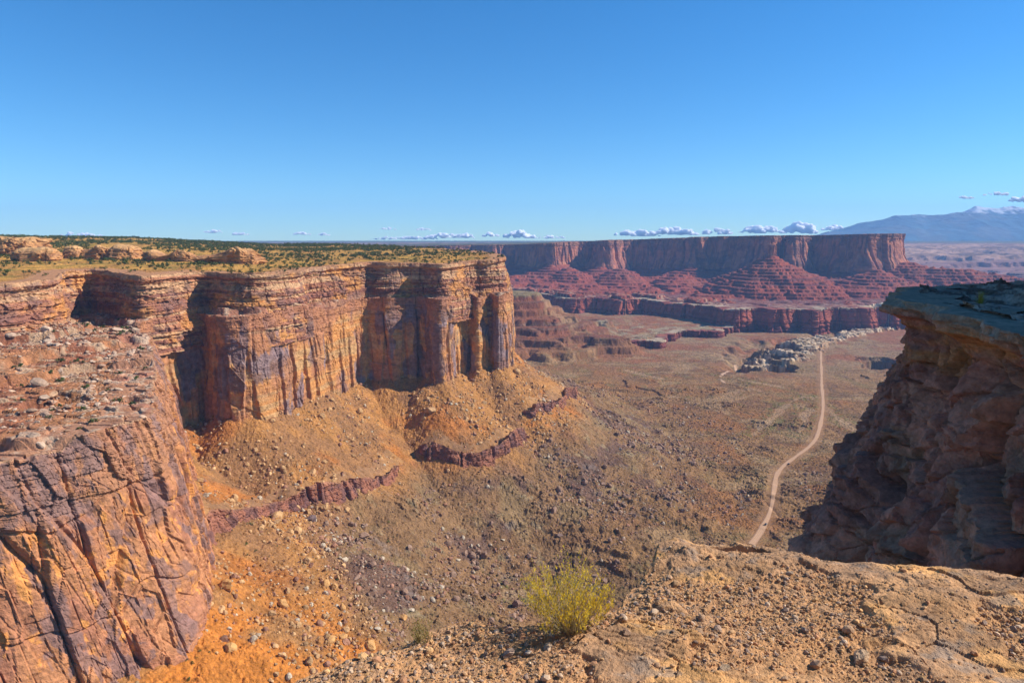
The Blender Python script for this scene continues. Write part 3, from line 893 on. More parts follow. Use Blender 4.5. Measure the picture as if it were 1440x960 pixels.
# ------------------------------------------------------------------ rock promontory at the right, in shade
ROCK = [(46, 64), (38, 57), (30, 50.5), (25.5, 45), (22.6, 40.5), (20.9, 37.4), (20.2, 35.8), (19.9, 33.0), (18.6, 29.5), (18.3, 27), (17.4, 24.5), (16.9, 22), (18.0, 19), (21, 16), (26, 12.5), (34, 9)]
def off_rock(U, Z, ZT, X, Y):
    d = ZT - Z
    o = np.interp(d, [0, .35, .75, 1.0, 1.6, 2.6, 3.6, 4.6, 6, 9, 14, 22, 60], [0, .12, 0, -.75, -1.2, -1.4, -1.1, -.7, -.1, 1.1, 2.7, 5, 15]).astype(F32)
    wv = .16 * fbm2(U / 2.5, Z / 2.5, 3, 1001)
    a1, b1, c1, x1, y1 = cell2(U / 4.6 + .35 * (Z / 4.6) + wv, Z / 3.4, 1002)
    a2, b2, c2, x2, y2 = cell2(U / 1.7 + wv, Z / 1.25 + wv * .4, 1003)
    deep = ss(.6, 3.5, d)
    a3, b3, c3, x3, y3 = cell2(U / .75 + .3 * Z + wv, Z / .55 - .15 * U, 1009)
    t1, t2 = (c1 * 7.31) % 1 - .5, (c1 * 13.7) % 1 - .5
    lum = 1.25 * (c1 - .5) + 1.8 * (x1 * t1 + y1 * t2) - .8 * ss(.07, 0, b1 - a1)
    t3, t4 = (c2 * 7.31) % 1 - .5, (c2 * 13.7) % 1 - .5
    lum = lum + .55 * (c2 - .5) + .8 * (x2 * t3 + y2 * t4) - .22 * ss(.06, 0, b2 - a2)
    lum = lum + .16 * (c3 - .5) + .2 * (x3 * ((c3 * 5.1) % 1 - .5))
    slab = .30 * (np.round(3 * n2(U / 1.5, d * 3.2, 1004)) / 3)
    jo = -1.2 * ss(.06, 0, np.abs(n2(U / 3.2 + .25 * Z, Z / 9, 1005)))
    s1, _, _ = strata(U, Z, .5, 1006, .16, .5)
    edge = .55 * fbm2(U / 2.2, U * 0, 3, 1008)
    return o + lum * deep + slab * (1 - deep) + jo * deep * .7 + s1 * mix(1, .45, deep) + edge + .18 * fbm3(X / .7, Y / .7, Z / .7, 4, 1007) + .05 * fbm3(X / .2, Y / .2, Z / .2, 2, 1015)
def col_rock(U, Z, ZT, X, Y, o):
    d = ZT - Z
    c = mixc(C(.53, .20, .125), C(.36, .135, .092), ss(-.3, .4, fbm2(U / 2, Z / 2, 4, 1011)))
    c = mixc(c, C(.33, .19, .12), ss(.2, .6, fbm2(U / 3.4, Z / 3.4, 4, 1012)) * .6)
    c = mixc(c, C(.60, .22, .07), ss(.0, .5, fbm2(U / 3, Z / 1, 4, 1014)) * ss(6, 1.2, d) * .8)  # orange reflected light below the cap, painted into the wall colour
    c = mixc(c, C(.38, .23, .15), ss(.9, .2, d))
    return c * (1 + .2 * fbm2(U / .5, Z / .4, 4, 1013))[..., None]
def rock_top(x, y):
    x = np.asarray(x, F32); y = np.asarray(y, F32)
    return -2.95 + .08 * fbm2(x / 3, y / 3, 3, 1020) - .036 * np.clip(y - 38, 0, 40) - .012 * np.clip(38 - y, 0, 30)
rock = bpy.data.objects.new("rock_promontory", None); COL.objects.link(rock); rock.location = (0, 0, 0)
tag(rock, kind='structure', label="shaded rock promontory with an overhanging grey caprock at the right")
w_ = sweep("rock_wall", ROCK, rock_top, -52, .075, .075, off_rock, col_rock, M_NEARROCK, lip=2.8, lip_rise=.0, smooth_n=2.2, topbump=0)
w_.parent = rock
gx, gy = np.meshgrid(np.arange(15, 50, .09), np.arange(8, 66, .13)); gx = gx.astype(F32); gy = gy.astype(F32)
sd = poly_sd(gx, gy, ROCK + [(60, 20), (60, 64)])
gz = rock_top(gx, gy)
st_ = terr(gz + .55 * fbm2(gx / 2.0, gy / 3.4, 5, 1021) + .02, .15, .9)
gz = np.where(sd < -.6, st_ + .03 * fbm2(gx / .4, gy / .4, 3, 1022) - .04, gz - 1.2)
gcl = mixc(C(.20, .105, .072), C(.46, .29, .21), ss(-.05, .35, fbm2(gx / 1.1, gy / 2.2, 5, 1023, .65)))
nr_, nc_ = gx.shape; ff = grid_faces(nr_, nc_); ins_ = (sd < -1.25).ravel()
ff = ff[ins_[ff].all(1)]
o = link("caprock_surface", raw_mesh("caprock_surface", np.stack([gx, gy, gz], -1).reshape(-1, 3), ff, gcl), M_NEARROCK); o.parent = rock

# the higher rock wall standing to the right of it throws it into shade
BUTT = [(110, 104), (78, 76), (61, 61), (50, 51), (45, 45), (43, 40), (42.5, 34), (45, 29), (56, 25), (80, 24)]
def off_butt(U, Z, ZT, X, Y):
    j, _, _ = joints(U, Z, 6, 1031, 1.0)
    s, _, _ = strata(U, Z, 1.6, 1032, .6)
    return .05 * (ZT - Z) + j + s + .5 * fbm3(X / 3, Y / 3, Z / 3, 3, 1033)
butt = sweep("shadowing_rock_wall", BUTT, dens(33, 1.5, 1034), -40, .4, .4, off_butt, col_rock, M_NEARROCK, lip=10, smooth_n=6)
tag(butt, kind='structure', label="higher sandstone wall beside the shaded promontory")

# ------------------------------------------------------------------ gravelly ledge in front
LZ = -4.0
EDGEPX = [(330, 985), (398, 958), (430, 938), (470, 928), (520, 912), (556, 902), (585, 893), (622, 876), (660, 871), (720, 876), (780, 874), (838, 862), (868, 843), (893, 824),
          (912, 806), (920, 790), (938, 776), (960, 768), (1000, 768), (1050, 761), (1090, 764), (1130, 770), (1165, 778), (1200, 784), (1260, 789), (1320, 793), (1380, 797), (1440, 802), (1560, 816), (1700, 830)]
EDGE = [G(a, b, LZ) for a, b in EDGEPX]
LEDGEP = chaikin([(-4.5, 3.0)] + EDGE, 1).tolist() + [(12, 0), (12, -3), (-4.5, -3)]
def ledge_z(x, y, fine=True):
    d = poly_sd(x, y, LEDGEP)
    d = d + .10 * fbm2(x / .5, y / .5, 4, 1101)
    up = ss(4.0, 1.6, y) * 2.3
    z = LZ + up + .10 * fbm2(x / 1.6, y / 1.2, 4, 1102)
    # bedrock slabs: stepped sheets of rock
    sl = fbm2(x / 1.5 + 3, y / .8, 4, 1103)
    z = z + .05 * np.clip(np.round((sl + .15 * fbm2(x / .2, y / .2, 3, 1104)) * 4) / 4, -.5, 1)
    wxx = .10 * fbm2(x / .3, y / .3, 3, 1105)
    f1, f2, cid, _, _ = cell2(x / .75 + wxx, y / .48 + wxx, 1106)
    slab = ss(-.04, .14, fbm2(x / 1.1 + 9, y / .7, 4, 1107) + .16 * ss(.6, 2.6, x) - .14)
    z = z + .05 * slab + slab * (-.030 * ss(.022, 0, f2 - f1) * ss(-.1, .2, n2(x / .6, y / .6, 1110)) + .04 * (cid - .4))
    z = z + .007 * fbm2(x / .05, y / .05, 3, 1108) * (1 + .8 * (1 - slab)) + .016 * fbm2(x / .18, y / .14, 4, 1109)
    # block of rock at the outer corner
    cx, cyy = G(990, 778, LZ)
    b = ss(1.15, .5, np.hypot((x - cx) / 1.35, (y - cyy) / .9)); slab = np.maximum(slab, ss(.2, .5, b + .25 * fbm2(x / .4, y / .4, 3, 1114)))
    z = z + .10 * b
    hol = G(1040, 776, LZ)
    z = z - .16 * ss(1.0, .6, np.hypot((x - hol[0]) / .42, (y - hol[1] - .25 * (x - hol[0]) * -1) / .10))
    dd = np.clip(d, 0, None)
    z = z - .08 * ss(-.35, .05, d) - 6.5 * dd ** 1.15
    return z, d, slab, cid
gx, gy = np.meshgrid(np.r_[np.arange(-6, -3.4, .05), np.arange(-3.4, 7.6, .0135), np.arange(7.6, 12, .05)],
                     np.r_[np.arange(-3, 4, .08), np.arange(4, 9.2, .0135), np.arange(9.2, 11.5, .05)])
gx = gx.astype(F32); gy = gy.astype(F32)
gz, gd, gs, gi = ledge_z(gx, gy)
a_ = fbm2(gx / .9, gy / .6, 4, 1111); b_ = fbm2(gx / .25, gy / .18, 4, 1112)
gcol = mixc(C(.52, .29, .135), C(.39, .23, .125), ss(-.3, .4, a_))
gcol = mixc(gcol, C(.66, .36, .14), ss(.05, .5, fbm2(gx / .8, gy / .4, 4, 1113)) * (.35 + .65 * gs))
gcol = mixc(gcol, C(.30, .235, .18), ss(.2, .6, b_) * .6)
gcol = mixc(gcol, gcol * .8, (gi > .6) * gs)
gcol = mixc(gcol, C(.44, .235, .105), (1 - gs) * .6)
o = grid_obj("rocky_ledge", gx, gy, gz, gcol, M_LEDGE)
tag(o, kind='structure', label="gravelly bedrock ledge in the foreground")
# its outer face, down to the slopes
FC, _ = resample(chaikin([(-6, 1.5), (-4.9, 3.4)] + [(x * 1.06, y * 1.06 + .3) for x, y in EDGE] + [(14, 9)], 1), .5)
rows = []
for zz, kk in ((-9, 0), (-30, 2.5), (-80, 6), (-160, 12), (-230, 20)):
    rows.append(np.stack([FC[:, 0] + .9 * np.sin(FC[:, 0] * 1.7 + zz), FC[:, 1] + kk, np.full(len(FC), zz)], 1))
rows = np.array(rows, F32)
cc = np.tile(C(.33, .18, .10), (rows.shape[0] * rows.shape[1], 1))
o = grid_obj("ledge_face", rows[..., 0], rows[..., 1], rows[..., 2], cc, M_NEARROCK)
tag(o, kind='structure', label="cliff face below the gravelly ledge")

# ------------------------------------------------------------------ rock shapes
def ico(sub):
    t = (1 + 5 ** .5) / 2
    v = [(-1, t, 0), (1, t, 0), (-1, -t, 0), (1, -t, 0), (0, -1, t), (0, 1, t), (0, -1, -t), (0, 1, -t), (t, 0, -1), (t, 0, 1), (-t, 0, -1), (-t, 0, 1)]
    f = [(0, 11, 5), (0, 5, 1), (0, 1, 7), (0, 7, 10), (0, 10, 11), (1, 5, 9), (5, 11, 4), (11, 10, 2), (10, 7, 6), (7, 1, 8), (3, 9, 4), (3, 4, 2), (3, 2, 6), (3, 6, 8), (3, 8, 9), (4, 9, 5), (2, 4, 11), (6, 2, 10), (8, 6, 7), (9, 8, 1)]
    v = [np.array(a, float) / np.linalg.norm(a) for a in v]
    for _ in range(sub):
        cache = {}; nf = []
        def mid(a, b):
            k = (min(a, b), max(a, b))
            if k not in cache:
                m = v[a] + v[b]; v.append(m / np.linalg.norm(m)); cache[k] = len(v) - 1
            return cache[k]
        for a, b, c in f:
            ab, bc, ca = mid(a, b), mid(b, c), mid(c, a)
            nf += [(a, ab, ca), (b, bc, ab), (c, ca, bc), (ab, bc, ca)]
        f = nf
    return np.array(v), np.array(f)

def rock_shape(sub, planes, seed, flat=.7):
    r = np.random.default_rng(seed)
    v, f = ico(sub); v = v.copy()
    for _ in range(planes):
        n = r.normal(size=3); n /= np.linalg.norm(n)
        d = v @ n; lim = r.uniform(.45, .8)
        v = np.where((d > lim)[:, None], v - n[None] * (d - lim)[:, None], v)
    v *= np.array([1, r.uniform(.6, .95), flat * r.uniform(.7, 1.1)])
    v += r.normal(size=v.shape) * .025
    return v, f

def rotz_mats(n, tilt=.25):
    a = rng.uniform(0, 2 * np.pi, n); tx = rng.normal(0, tilt, n); ty = rng.normal(0, tilt, n)
    ca, sa = np.cos(a), np.sin(a)
    R = np.zeros((n, 3, 3)); R[:, 0, 0] = ca; R[:, 0, 1] = -sa; R[:, 1, 0] = sa; R[:, 1, 1] = ca; R[:, 2, 2] = 1
    T = np.tile(np.eye(3), (n, 1, 1)); T[:, 0, 2] = tx; T[:, 2, 0] = -tx; T[:, 1, 2] = ty; T[:, 2, 1] = -ty
    return T @ R

def merge_copies(name, shapes, P, S, cols, mat, tilt=.25):
    """one mesh of many scaled, turned copies (for stuff only)"""
    V = []; Fc = []; Cc = []; base = 0
    which = rng.integers(0, len(shapes), len(P)); M = rotz_mats(len(P), tilt)
    for k, (v, f) in enumerate(shapes):
        i = np.where(which == k)[0]
        if not len(i): continue
        w = np.einsum('nij,vj->nvi', M[i], v) * np.atleast_2d(S[i].T).T[:, None] if S.ndim > 1 else np.einsum('nij,vj->nvi', M[i], v) * S[i][:, None, None]
        w = w + P[i][:, None]
        V.append(w.reshape(-1, 3)); nn = len(i)
        Fc.append((f[None] + (np.arange(nn) * len(v))[:, None, None] + base).reshape(-1, f.shape[1]))
        Cc.append(np.repeat(cols[i], len(v), 0)); base += nn * len(v)
    return link(name, raw_mesh(name, np.concatenate(V), np.concatenate(Fc), np.concatenate(Cc).astype(F32)), mat)

# gravel on the ledge
NG = 95000
gxr = rng.uniform(-3.2, 7.6, NG); gyr = rng.uniform(4.2, 9.0, NG)
gzr, gdr, gsr, _ = ledge_z(gxr.astype(F32), gyr.astype(F32))
pden = (1 - .93 * gsr) * ss(-.6, .1, fbm2(gxr.astype(F32) / .7, gyr.astype(F32) / .5, 3, 1201) + .2)
keep = (gdr < -.06) & (rng.uniform(0, 1, NG) < pden)
gp = np.stack([gxr, gyr, gzr], 1)[keep]
gsz = np.clip(.0078 * np.exp(rng.normal(0, .66, keep.sum())), .004, .07)
gp[:, 2] += gsz * .25
pal = np.array([(.55, .33, .165), (.46, .29, .17), (.64, .38, .17), (.36, .25, .18), (.60, .43, .28), (.48, .25, .13)])
gc_ = pal[rng.integers(0, 6, len(gp))] * .80 * rng.uniform(.75, 1.25, (len(gp), 1))
o = merge_copies("ledge_gravel", [rock_shape(1 if k < 2 else 0, 4, 50 + k, .65) for k in range(8)], gp, gsz, gc_, M_STONE, .3)
tag(o, kind='stuff', label="loose angular gravel strewn over the foreground ledge", cat="gravel")

def single_rock(name, label, px, py, size, seed, colour, flat=.65, zg=None, cat="rock", grp=None):
    x, y = G(px, py, LZ)
    z = float(ledge_z(np.array([x], F32), np.array([y], F32))[0][0])
    v, f = rock_shape(3, 12, seed, flat)
    v = v * size
    v += (.06 * size * fbm3(*(v[:, i].astype(F32) / size * 2.2 for i in range(3)), 3, seed))[:, None] * v / size
    me = raw_mesh(name, v, f, np.tile(C(*colour), (len(v), 1)))
    o = link(name, me, M_STONE); o.location = (x, y, z + size * flat * .35)
    o.rotation_euler = (0, 0, seed * 1.3)
    return tag(o, label=label, cat=cat, group=grp)
single_rock("stone", "tan stone with a dark hollow beside it at the lower right of the ledge", 1212, 922, .12, 3, (.44, .30, .18))
single_rock("stone", "small pale stone lying on the gravel left of the large bush", 742, 923, .05, 5, (.42, .35, .27))
single_rock("stone", "brown stone on the gravel slope right of the yellow bush", 880, 905, .055, 6, (.30, .19, .12))
single_rock("stone", "flat stone near the lower edge of the ledge", 1020, 948, .07, 8, (.34, .24, .15))
# a boulder just outside the right edge, its shadow falls across the ledge
v, f = rock_shape(3, 9, 77, .9)
o = link("boulder", raw_mesh("boulder", v * .55, f, np.tile(C(.34, .2, .11), (len(v), 1))), M_STONE)
o.location = (8.05, 8.25, LZ + .25); tag(o, label="rounded boulder at the right end of the foreground ledge", cat="boulder")

# ------------------------------------------------------------------ bushes
def bush(name, label, cat, loc, height, width, nstem, leaf_n, leaf_len, m_stem, m_leaf, seed, lean=(0, 0), bare=0.0):
    r = np.random.default_rng(seed)
    root = bpy.data.objects.new(name, None); COL.objects.link(root); root.location = loc
    tag(root, label=label, cat=cat)
    SV, SF, LV, LF = [], [], [], []
    nseg = 9
    def tube(pts, r0, r1):
        b = len(SV)
        for i, p in enumerate(pts):
            rad = r0 + (r1 - r0) * i / (len(pts) - 1)
            for a in range(4):
                SV.append((p[0] + rad * math.cos(a * 1.571), p[1] + rad * math.sin(a * 1.571), p[2]))
        for i in range(len(pts) - 1):
            for a in range(4):
                q = b + i * 4
                SF.append((q + a, q + (a + 1) % 4, q + 4 + (a + 1) % 4, q + 4 + a))
    for s in range(nstem):
        az = r.uniform(0, 2 * math.pi); k = r.uniform(0, 1) ** .6
        out = k * width * .5
        h = height * (1 - .38 * k * k) * r.uniform(.5, 1.08)
        bx, by = .05 * width * math.cos(az), .05 * width * math.sin(az)
        w1, w2 = r.normal(0, .02 * height, 2)
        pts = []
        for i in range(nseg):
            t = i / (nseg - 1)
            rr = out * (t ** .85)
            pts.append(np.array([bx + rr * math.cos(az) + lean[0] * t + w1 * math.sin(t * 5), by + rr * math.sin(az) + lean[1] * t + w2 * math.sin(t * 6), h * t ** 1.1]))
        tube(pts, .0042 * height + .001, .0012 * height)
        subs = [(pts, .35)]
        for _ in range(4):
            i0 = r.integers(3, nseg - 2); p0 = pts[i0]
            a2 = az + r.normal(0, .9); ln_ = height * r.uniform(.12, .28)
            q = [p0 + np.array([math.cos(a2) * ln_ * .5 * t, math.sin(a2) * ln_ * .5 * t, ln_ * t]) for t in (0, .33, .66, 1)]
            tube(q, .0016 * height, .0007 * height); subs.append((q, 0))
        if r.uniform() < bare: continue
        for q, t0 in subs:
            for _ in range(leaf_n):
                t = t0 + (1 - t0) * r.uniform(0, 1) ** .7
                fi = t * (len(q) - 1); i = min(int(fi), len(q) - 2); p = q[i] + (q[i + 1] - q[i]) * (fi - i)
                d = np.array([r.normal(0, .55), r.normal(0, .55), 1.0]); d /= np.linalg.norm(d)
                sdv = np.cross(d, r.normal(size=3)); sdv /= np.linalg.norm(sdv) + 1e-9
                L_ = leaf_len * r.uniform(.6, 1.3); b = len(LV)
                LV.extend([p, p + d * L_ * .5 + sdv * L_ * .13, p + d * L_, p + d * L_ * .5 - sdv * L_ * .13]); LF.append((b, b + 1, b + 2, b + 3))
    link("stem", raw_mesh("stem", np.array(SV), np.array(SF)), m_stem, root)
    link("foliage", raw_mesh("foliage", np.array(LV), np.array(LF)), m_leaf, root)
    return root
M_STEM = mat_plain("pale_stem", (.30, .24, .12), (.42, .34, .16), 20)
M_LEAFY = mat_plain("yellow_bush_leaf", (.70, .50, .04), (.95, .70, .07), 9, trans=.5)
M_LEAFD = mat_plain("dry_bush_leaf", (.25, .19, .06), (.42, .33, .11), 9, trans=.25)
M_WOOD = mat_plain("dead_wood", (.10, .075, .06), (.20, .15, .11), 12)
bx_, by_ = G(802, 890, LZ)
bz_ = float(ledge_z(np.array([bx_], F32), np.array([by_], F32))[0][0])
BS = by_ / 960 / .93
bush("rabbitbrush", "large yellow-green bush growing on the edge of the gravel ledge", "bush", (bx_, by_, bz_ - .02), .84, .98, 125, 9, .033, M_STEM, M_LEAFY, 11, bare=.10, lean=(-.04, 0))
bx_, by_ = G(592, 893, LZ)
root = bush("dry_bush", "small sparse brown bush with bare branches at the left lip of the ledge", "bush", (bx_, by_ - .02, LZ - .12), .34, .26, 46, 5, .022, M_STEM, M_LEAFD, 12)
tw = []; tf = []
for (dx, dy, dz) in ((-.22, .02, .10), (-.17, -.03, .19), (-.25, .03, .02), (-.10, .04, .13)):
    n = 7; b = len(tw)
    for i in range(n):
        t = i / (n - 1); p = (dx * t, dy * t + .012 * math.sin(9 * t), dz * t ** 1.4 + .015 * math.sin(7 * t)); rad = .006 * (1 - t) + .0015
        for a in range(4): tw.append((p[0], p[1] + rad * math.cos(a * 1.571), p[2] + rad * math.sin(a * 1.571)))
    for i in range(n - 1):
        for a in range(4): tf.append((b + 4 * i + a, b + 4 * i + (a + 1) % 4, b + 4 * i + 4 + (a + 1) % 4, b + 4 * i + 4 + a))
link("bare_branch", raw_mesh("bare_branch", np.array(tw), np.array(tf)), M_WOOD, root)
gt = PD(1378, 30, -2.9)
gz0 = float(rock_top(np.array([gt[0]]), np.array([gt[1]]))[0])
M_TUFT = mat_plain("dry_grass_blade", (.34, .27, .05), (.50, .36, .08), 9, trans=.3)
M_CAR = mat_plain("dark_car_paint", (.03, .035, .045), None, 1, rough=.3)

def tuft(name, label, loc, h, w, n, seed):
    r = np.random.default_rng(seed); V = []; Fq = []
    for _ in range(n):
        a = r.uniform(0, 6.283); o_ = r.uniform(0, w) ; hh = h * r.uniform(.5, 1.0)
        p0 = np.array([r.normal(0, .04), r.normal(0, .04), 0]); wd = .006
        b = len(V)
        for i in range(4):
            t = i / 3; p = p0 + np.array([math.cos(a) * o_ * t * t, math.sin(a) * o_ * t * t, hh * t * (1 - .15 * t)])
            s = np.array([-math.sin(a), math.cos(a), 0]) * wd * (1 - .8 * t)
            V += [p - s, p + s]
        for i in range(3): Fq.append((b + 2 * i, b + 2 * i + 1, b + 2 * i + 3, b + 2 * i + 2))
    o = link(name, raw_mesh(name, np.array(V), np.array(Fq)), M_TUFT); o.location = loc
    return tag(o, label=label, cat="grass tuft")
tuft("grass_tuft", "yellow dry grass tuft standing on the shaded caprock", (gt[0], gt[1], gz0 - .08), 1.15, .35, 260, 5)

# ------------------------------------------------------------------ boulders on the slopes
def scatter(n, x0, x1, y0, y1):
    return rng.uniform(x0, x1, n).astype(F32), rng.uniform(y0, y1, n).astype(F32)
def keep_view(x, y):
    a = np.arctan2(x, y)
    return (a > math.radians(-41)) & (a < math.radians(41))
x, y = scatter(230000, -420, 700, 270, 1500)
z, m = height(x, y)
k = keep_view(x, y) & (m['dw'] > 2) & (m['dw'] < 480) & (line_d(x, y, ROAD)[0] > 25)
clump = ss(-.35, .5, fbm2(x / 55, y / 55, 4, 1301))
prob = clump * np.interp(m['dw'], [0, 60, 150, 330, 480], [.35, .4, .6, .35, .05]) * np.clip(1.1 - .25 * (m['D'] > 1100), 0, 1)
k &= rng.uniform(0, 1, len(x)) < prob
x, y, z, dwk = x[k], y[k], z[k], m['dw'][k]
sz = np.clip(.95 * np.exp(rng.normal(0, .62, len(x))), .4, 6.5)
hc = np.where((dwk < 125)[:, None], np.array([.44, .26, .12]), np.array([.27, .17, .115]))
hc = mixc(hc, C(.30, .15, .09), (rng.uniform(0, 1, len(x)) < .3).astype(F32)) * rng.uniform(.7, 1.3, (len(x), 1))
hc = mixc(hc, C(.45, .36, .25), (rng.uniform(0, 1, len(x)) < .12).astype(F32))
shapes_b = [rock_shape(1, 7, 80 + q_, .8) for q_ in range(7)]
order = np.argsort(-sz)
big, rest = order[:290], order[290:]
print('rocks', len(x))
o = merge_copies("talus_rocks", shapes_b, np.stack([x, y, z + sz * .2], 1)[rest], sz[rest], hc[rest], M_BOULDER, .45)
tag(o, kind='stuff', label="countless small fallen rocks covering the canyon slopes", cat="rubble")
protos = {}
def proto_mesh(kind, idx, col_):
    key = (kind, idx)
    if key not in protos:
        v, f = rock_shape(2, 9, 120 + idx, .85)
        me = raw_mesh("boulder", v, f, np.tile(C(*col_), (len(v), 1))); me.materials.append(M_BOULDER); protos[key] = me
    return protos[key]
def zone(xx, yy, dd):
    if yy < 480: return "orange boulder on the slope at the foot of the promontory", "boulders below the promontory", (.50, .27, .10)
    if dd < 125: return "orange sandstone boulder on the talus just below the sheer cliff", "boulders on the upper talus", (.46, .27, .12)
    return "brown fallen boulder on the lower slope of the canyon", "boulders on the lower slope", (.27, .165, .11)
for i in big:
    lb, gr, cc_ = zone(x[i], y[i], dwk[i])
    o = bpy.data.objects.new("boulder", proto_mesh(gr, int(rng.integers(0, 6)), cc_)); COL.objects.link(o)
    s = float(sz[i]); o.location = (x[i], y[i], z[i] + s * .25); o.scale = (s, s * .9, s)
    o.rotation_euler = (rng.normal(0, .3), rng.normal(0, .3), rng.uniform(0, 6.28))
    tag(o, label=lb, cat="boulder", group=gr)
for (px, py, s, lb, cc_) in ((604, 581, 8.5, "largest tan boulder with a dark shaded side on the middle talus", (.42, .25, .12)),
                         (712, 503, 8.5, "pale orange boulder resting at the foot of the mesa tip", (.58, .36, .15)),
                         (596, 590, 4.5, "upright orange boulder beside the largest tan boulder", (.48, .29, .12)),
                         (437, 733, 6.5, "dark slab leaning below the long ledge band", (.15, .10, .09)),
                         (786, 755, 5.0, "dark block casting a shadow on the lower slope", (.20, .13, .10)),
                         (248, 915, 2.6, "purple brown block on the orange slope by the promontory", (.27, .16, .13)),
                         (866, 612, 5.0, "dark outcrop block on the olive slope right of the ledges", (.18, .12, .09))):
    X_, Yf, Z_ = ray(px, py); t = np.arange(250, 1600, 1.0, dtype=F32)
    hz = ground_at(X_ * t, Yf * t); hit = np.argmax(Z_ * t < hz); t0 = t[hit] if hit else 900
    v, f = rock_shape(3, 10, int(px), .85)
    o = link("boulder", raw_mesh("boulder", v * s, f, np.tile(C(*cc_), (len(v), 1))), M_BOULDER)
    o.location = (X_ * t0, Yf * t0, float(hz[hit]) + s * .3); o.rotation_euler = (.2, .1, px)
    tag(o, label=lb, cat="boulder")
# broken slabs on the bench at the left
x, y = scatter(26000, -700, -180, 320, 760)
z, m = height(x, y)
z = bench(x, y, m['dm'])
k = keep_view(x, y) & (m['dw'] < -2) & (m['dm'] > 4) & (rng.uniform(0, 1, len(x)) < ss(-.5, .4, fbm2(x / 30, y / 30, 3, 1302)))
x, y, z = x[k], y[k], z[k]
sz = np.clip(.75 * np.exp(rng.normal(0, .65, len(x))), .3, 5.5)
hc = mixc(C(.37, .22, .14), C(.50, .36, .25), rng.uniform(0, 1, len(x)).astype(F32)) * rng.uniform(.7, 1.2, (len(x), 1))
o = merge_copies("bench_rubble", [rock_shape(1, 7, 180 + q_, .55) for q_ in range(7)], np.stack([x, y, z + sz * .15], 1), sz, hc, M_BOULDER, .25)
tag(o, kind='stuff', label="broken pale slabs scattered over the bench behind the promontory", cat="rubble")

# ------------------------------------------------------------------ rounded sandstone outcrops on the mesa top
def outcrop(px, D, w, dpt, h, seed, label):
    x, y = PD(px, D, -30)
    nu, nv = 150, 46
    U, V = np.meshgrid(np.linspace(0, 2 * np.pi, nu), np.linspace(0, np.pi / 2, nv)); U = U.astype(F32); V = V.astype(F32)
    e = .42
    cu, su = np.sign(np.cos(U)) * np.abs(np.cos(U)) ** e, np.sign(np.sin(U)) * np.abs(np.sin(U)) ** e
    cv, sv_ = np.abs(np.cos(V)) ** .32, np.abs(np.sin(V)) ** .8
    X = w / 2 * cu * cv; Y = dpt / 2 * su * cv; Z = .85 * h * sv_
    f1, f2, cid, _, _ = cell2((X + Y * .4) / 9 + seed, Z / 6 + .2 * np.sin(X / 7), 1407)
    r = 1 + .24 * fbm3(X / 16 + seed, Y / 16, Z / 14, 3, 1400 + seed) + .07 * fbm3(X / 4, Y / 4, Z / 1.6, 3, 1401 + seed) + .10 * (cid - .5) - .06 * ss(.08, 0, f2 - f1)
    X = X * r; Y = Y * r
    Z = Z * (1 + .5 * n2(X / 20 + seed * 3.1, Y / 25, 1402)) + .6 * fbm2(X / 4, Y / 4, 3, 1403)
    s = 1 + .015 * np.round(2 * n2(Z / 1.8, Z * 0, 1404 + seed)) - .10 * ss(.12, 0, np.abs(n2(X / 14 + seed, Y / 40, 1406)))
    X = X * s; Y = Y * s
    c = mixc(C(.46, .225, .085), C(.34, .17, .08), ss(-.2, .5, fbm3(X / 9, Y / 9, Z / 3, 4, 1405)))
    c = mixc(c, C(.54, .31, .13), ss(.6, 1.1, Z / h))
    o = grid_obj("rock_outcrop", X, Y, Z, c, M_CLIFF, flip=False)
    o.location = (x, y, float(plateau(np.array([x], F32), np.array([y], F32))[0]) - 2)
    return tag(o, label=label, cat="rock outcrop")
outcrop(322, 905, 76, 46, 22, 1, "largest flat-topped orange outcrop on the mesa top, at the right end of the row")
outcrop(243, 900, 74, 40, 17, 2, "long tan outcrop just left of the largest flat-topped one")
outcrop(176, 915, 40, 40, 20, 3, "short rounded outcrop in the middle of the row")
outcrop(140, 925, 56, 50, 18, 4, "smooth yellow outcrop right of the dark-sided knob")
outcrop(104, 905, 22, 24, 16, 5, "small knob with a dark shaded face")
outcrop(52, 860, 52, 34, 16, 6, "pale tumbled outcrop near the left end of the row")
outcrop(2, 950, 120, 60, 21, 7, "broad slickrock dome at the left edge")

# ------------------------------------------------------------------ junipers and scrub
def shrub_shape(seed, n=46, h=1.0):
    r = np.random.default_rng(seed); V = []; Fq = []
    cl = [(r.normal(0, .28), r.normal(0, .28), r.uniform(.3, .75)) for _ in range(6)]
    for i in range(n):
        c = cl[i % 6]; d = r.normal(size=3); d /= np.linalg.norm(d); rad = r.uniform(.18, .36)
        p = np.array(c) + d * rad * np.array([1, 1, .8]); p[2] = max(p[2], .03)
        a = r.normal(size=3); a /= np.linalg.norm(a); b_ = np.cross(a, d + .3 * r.normal(size=3)); b_ /= np.linalg.norm(b_) + 1e-9
        s = r.uniform(.12, .24); b = len(V)
        V += [p - a * s, p + b_ * s, p + a * s]; Fq.append((b, b + 1, b + 2))
    # trunk
    b = len(V); V += [(-.05, 0, -.1), (.05, 0, -.1), (0, .06, .5), (0, -.05, -.1)]; Fq += [(b, b + 1, b + 2), (b, b + 3, b + 2), (b + 1, b + 3, b + 2)]
    return np.array(V), np.array(Fq)
sh = [shrub_shape(s_, 46) for s_ in range(300, 308)]
sh_l = [shrub_shape(s_, 22) for s_ in range(310, 316)]
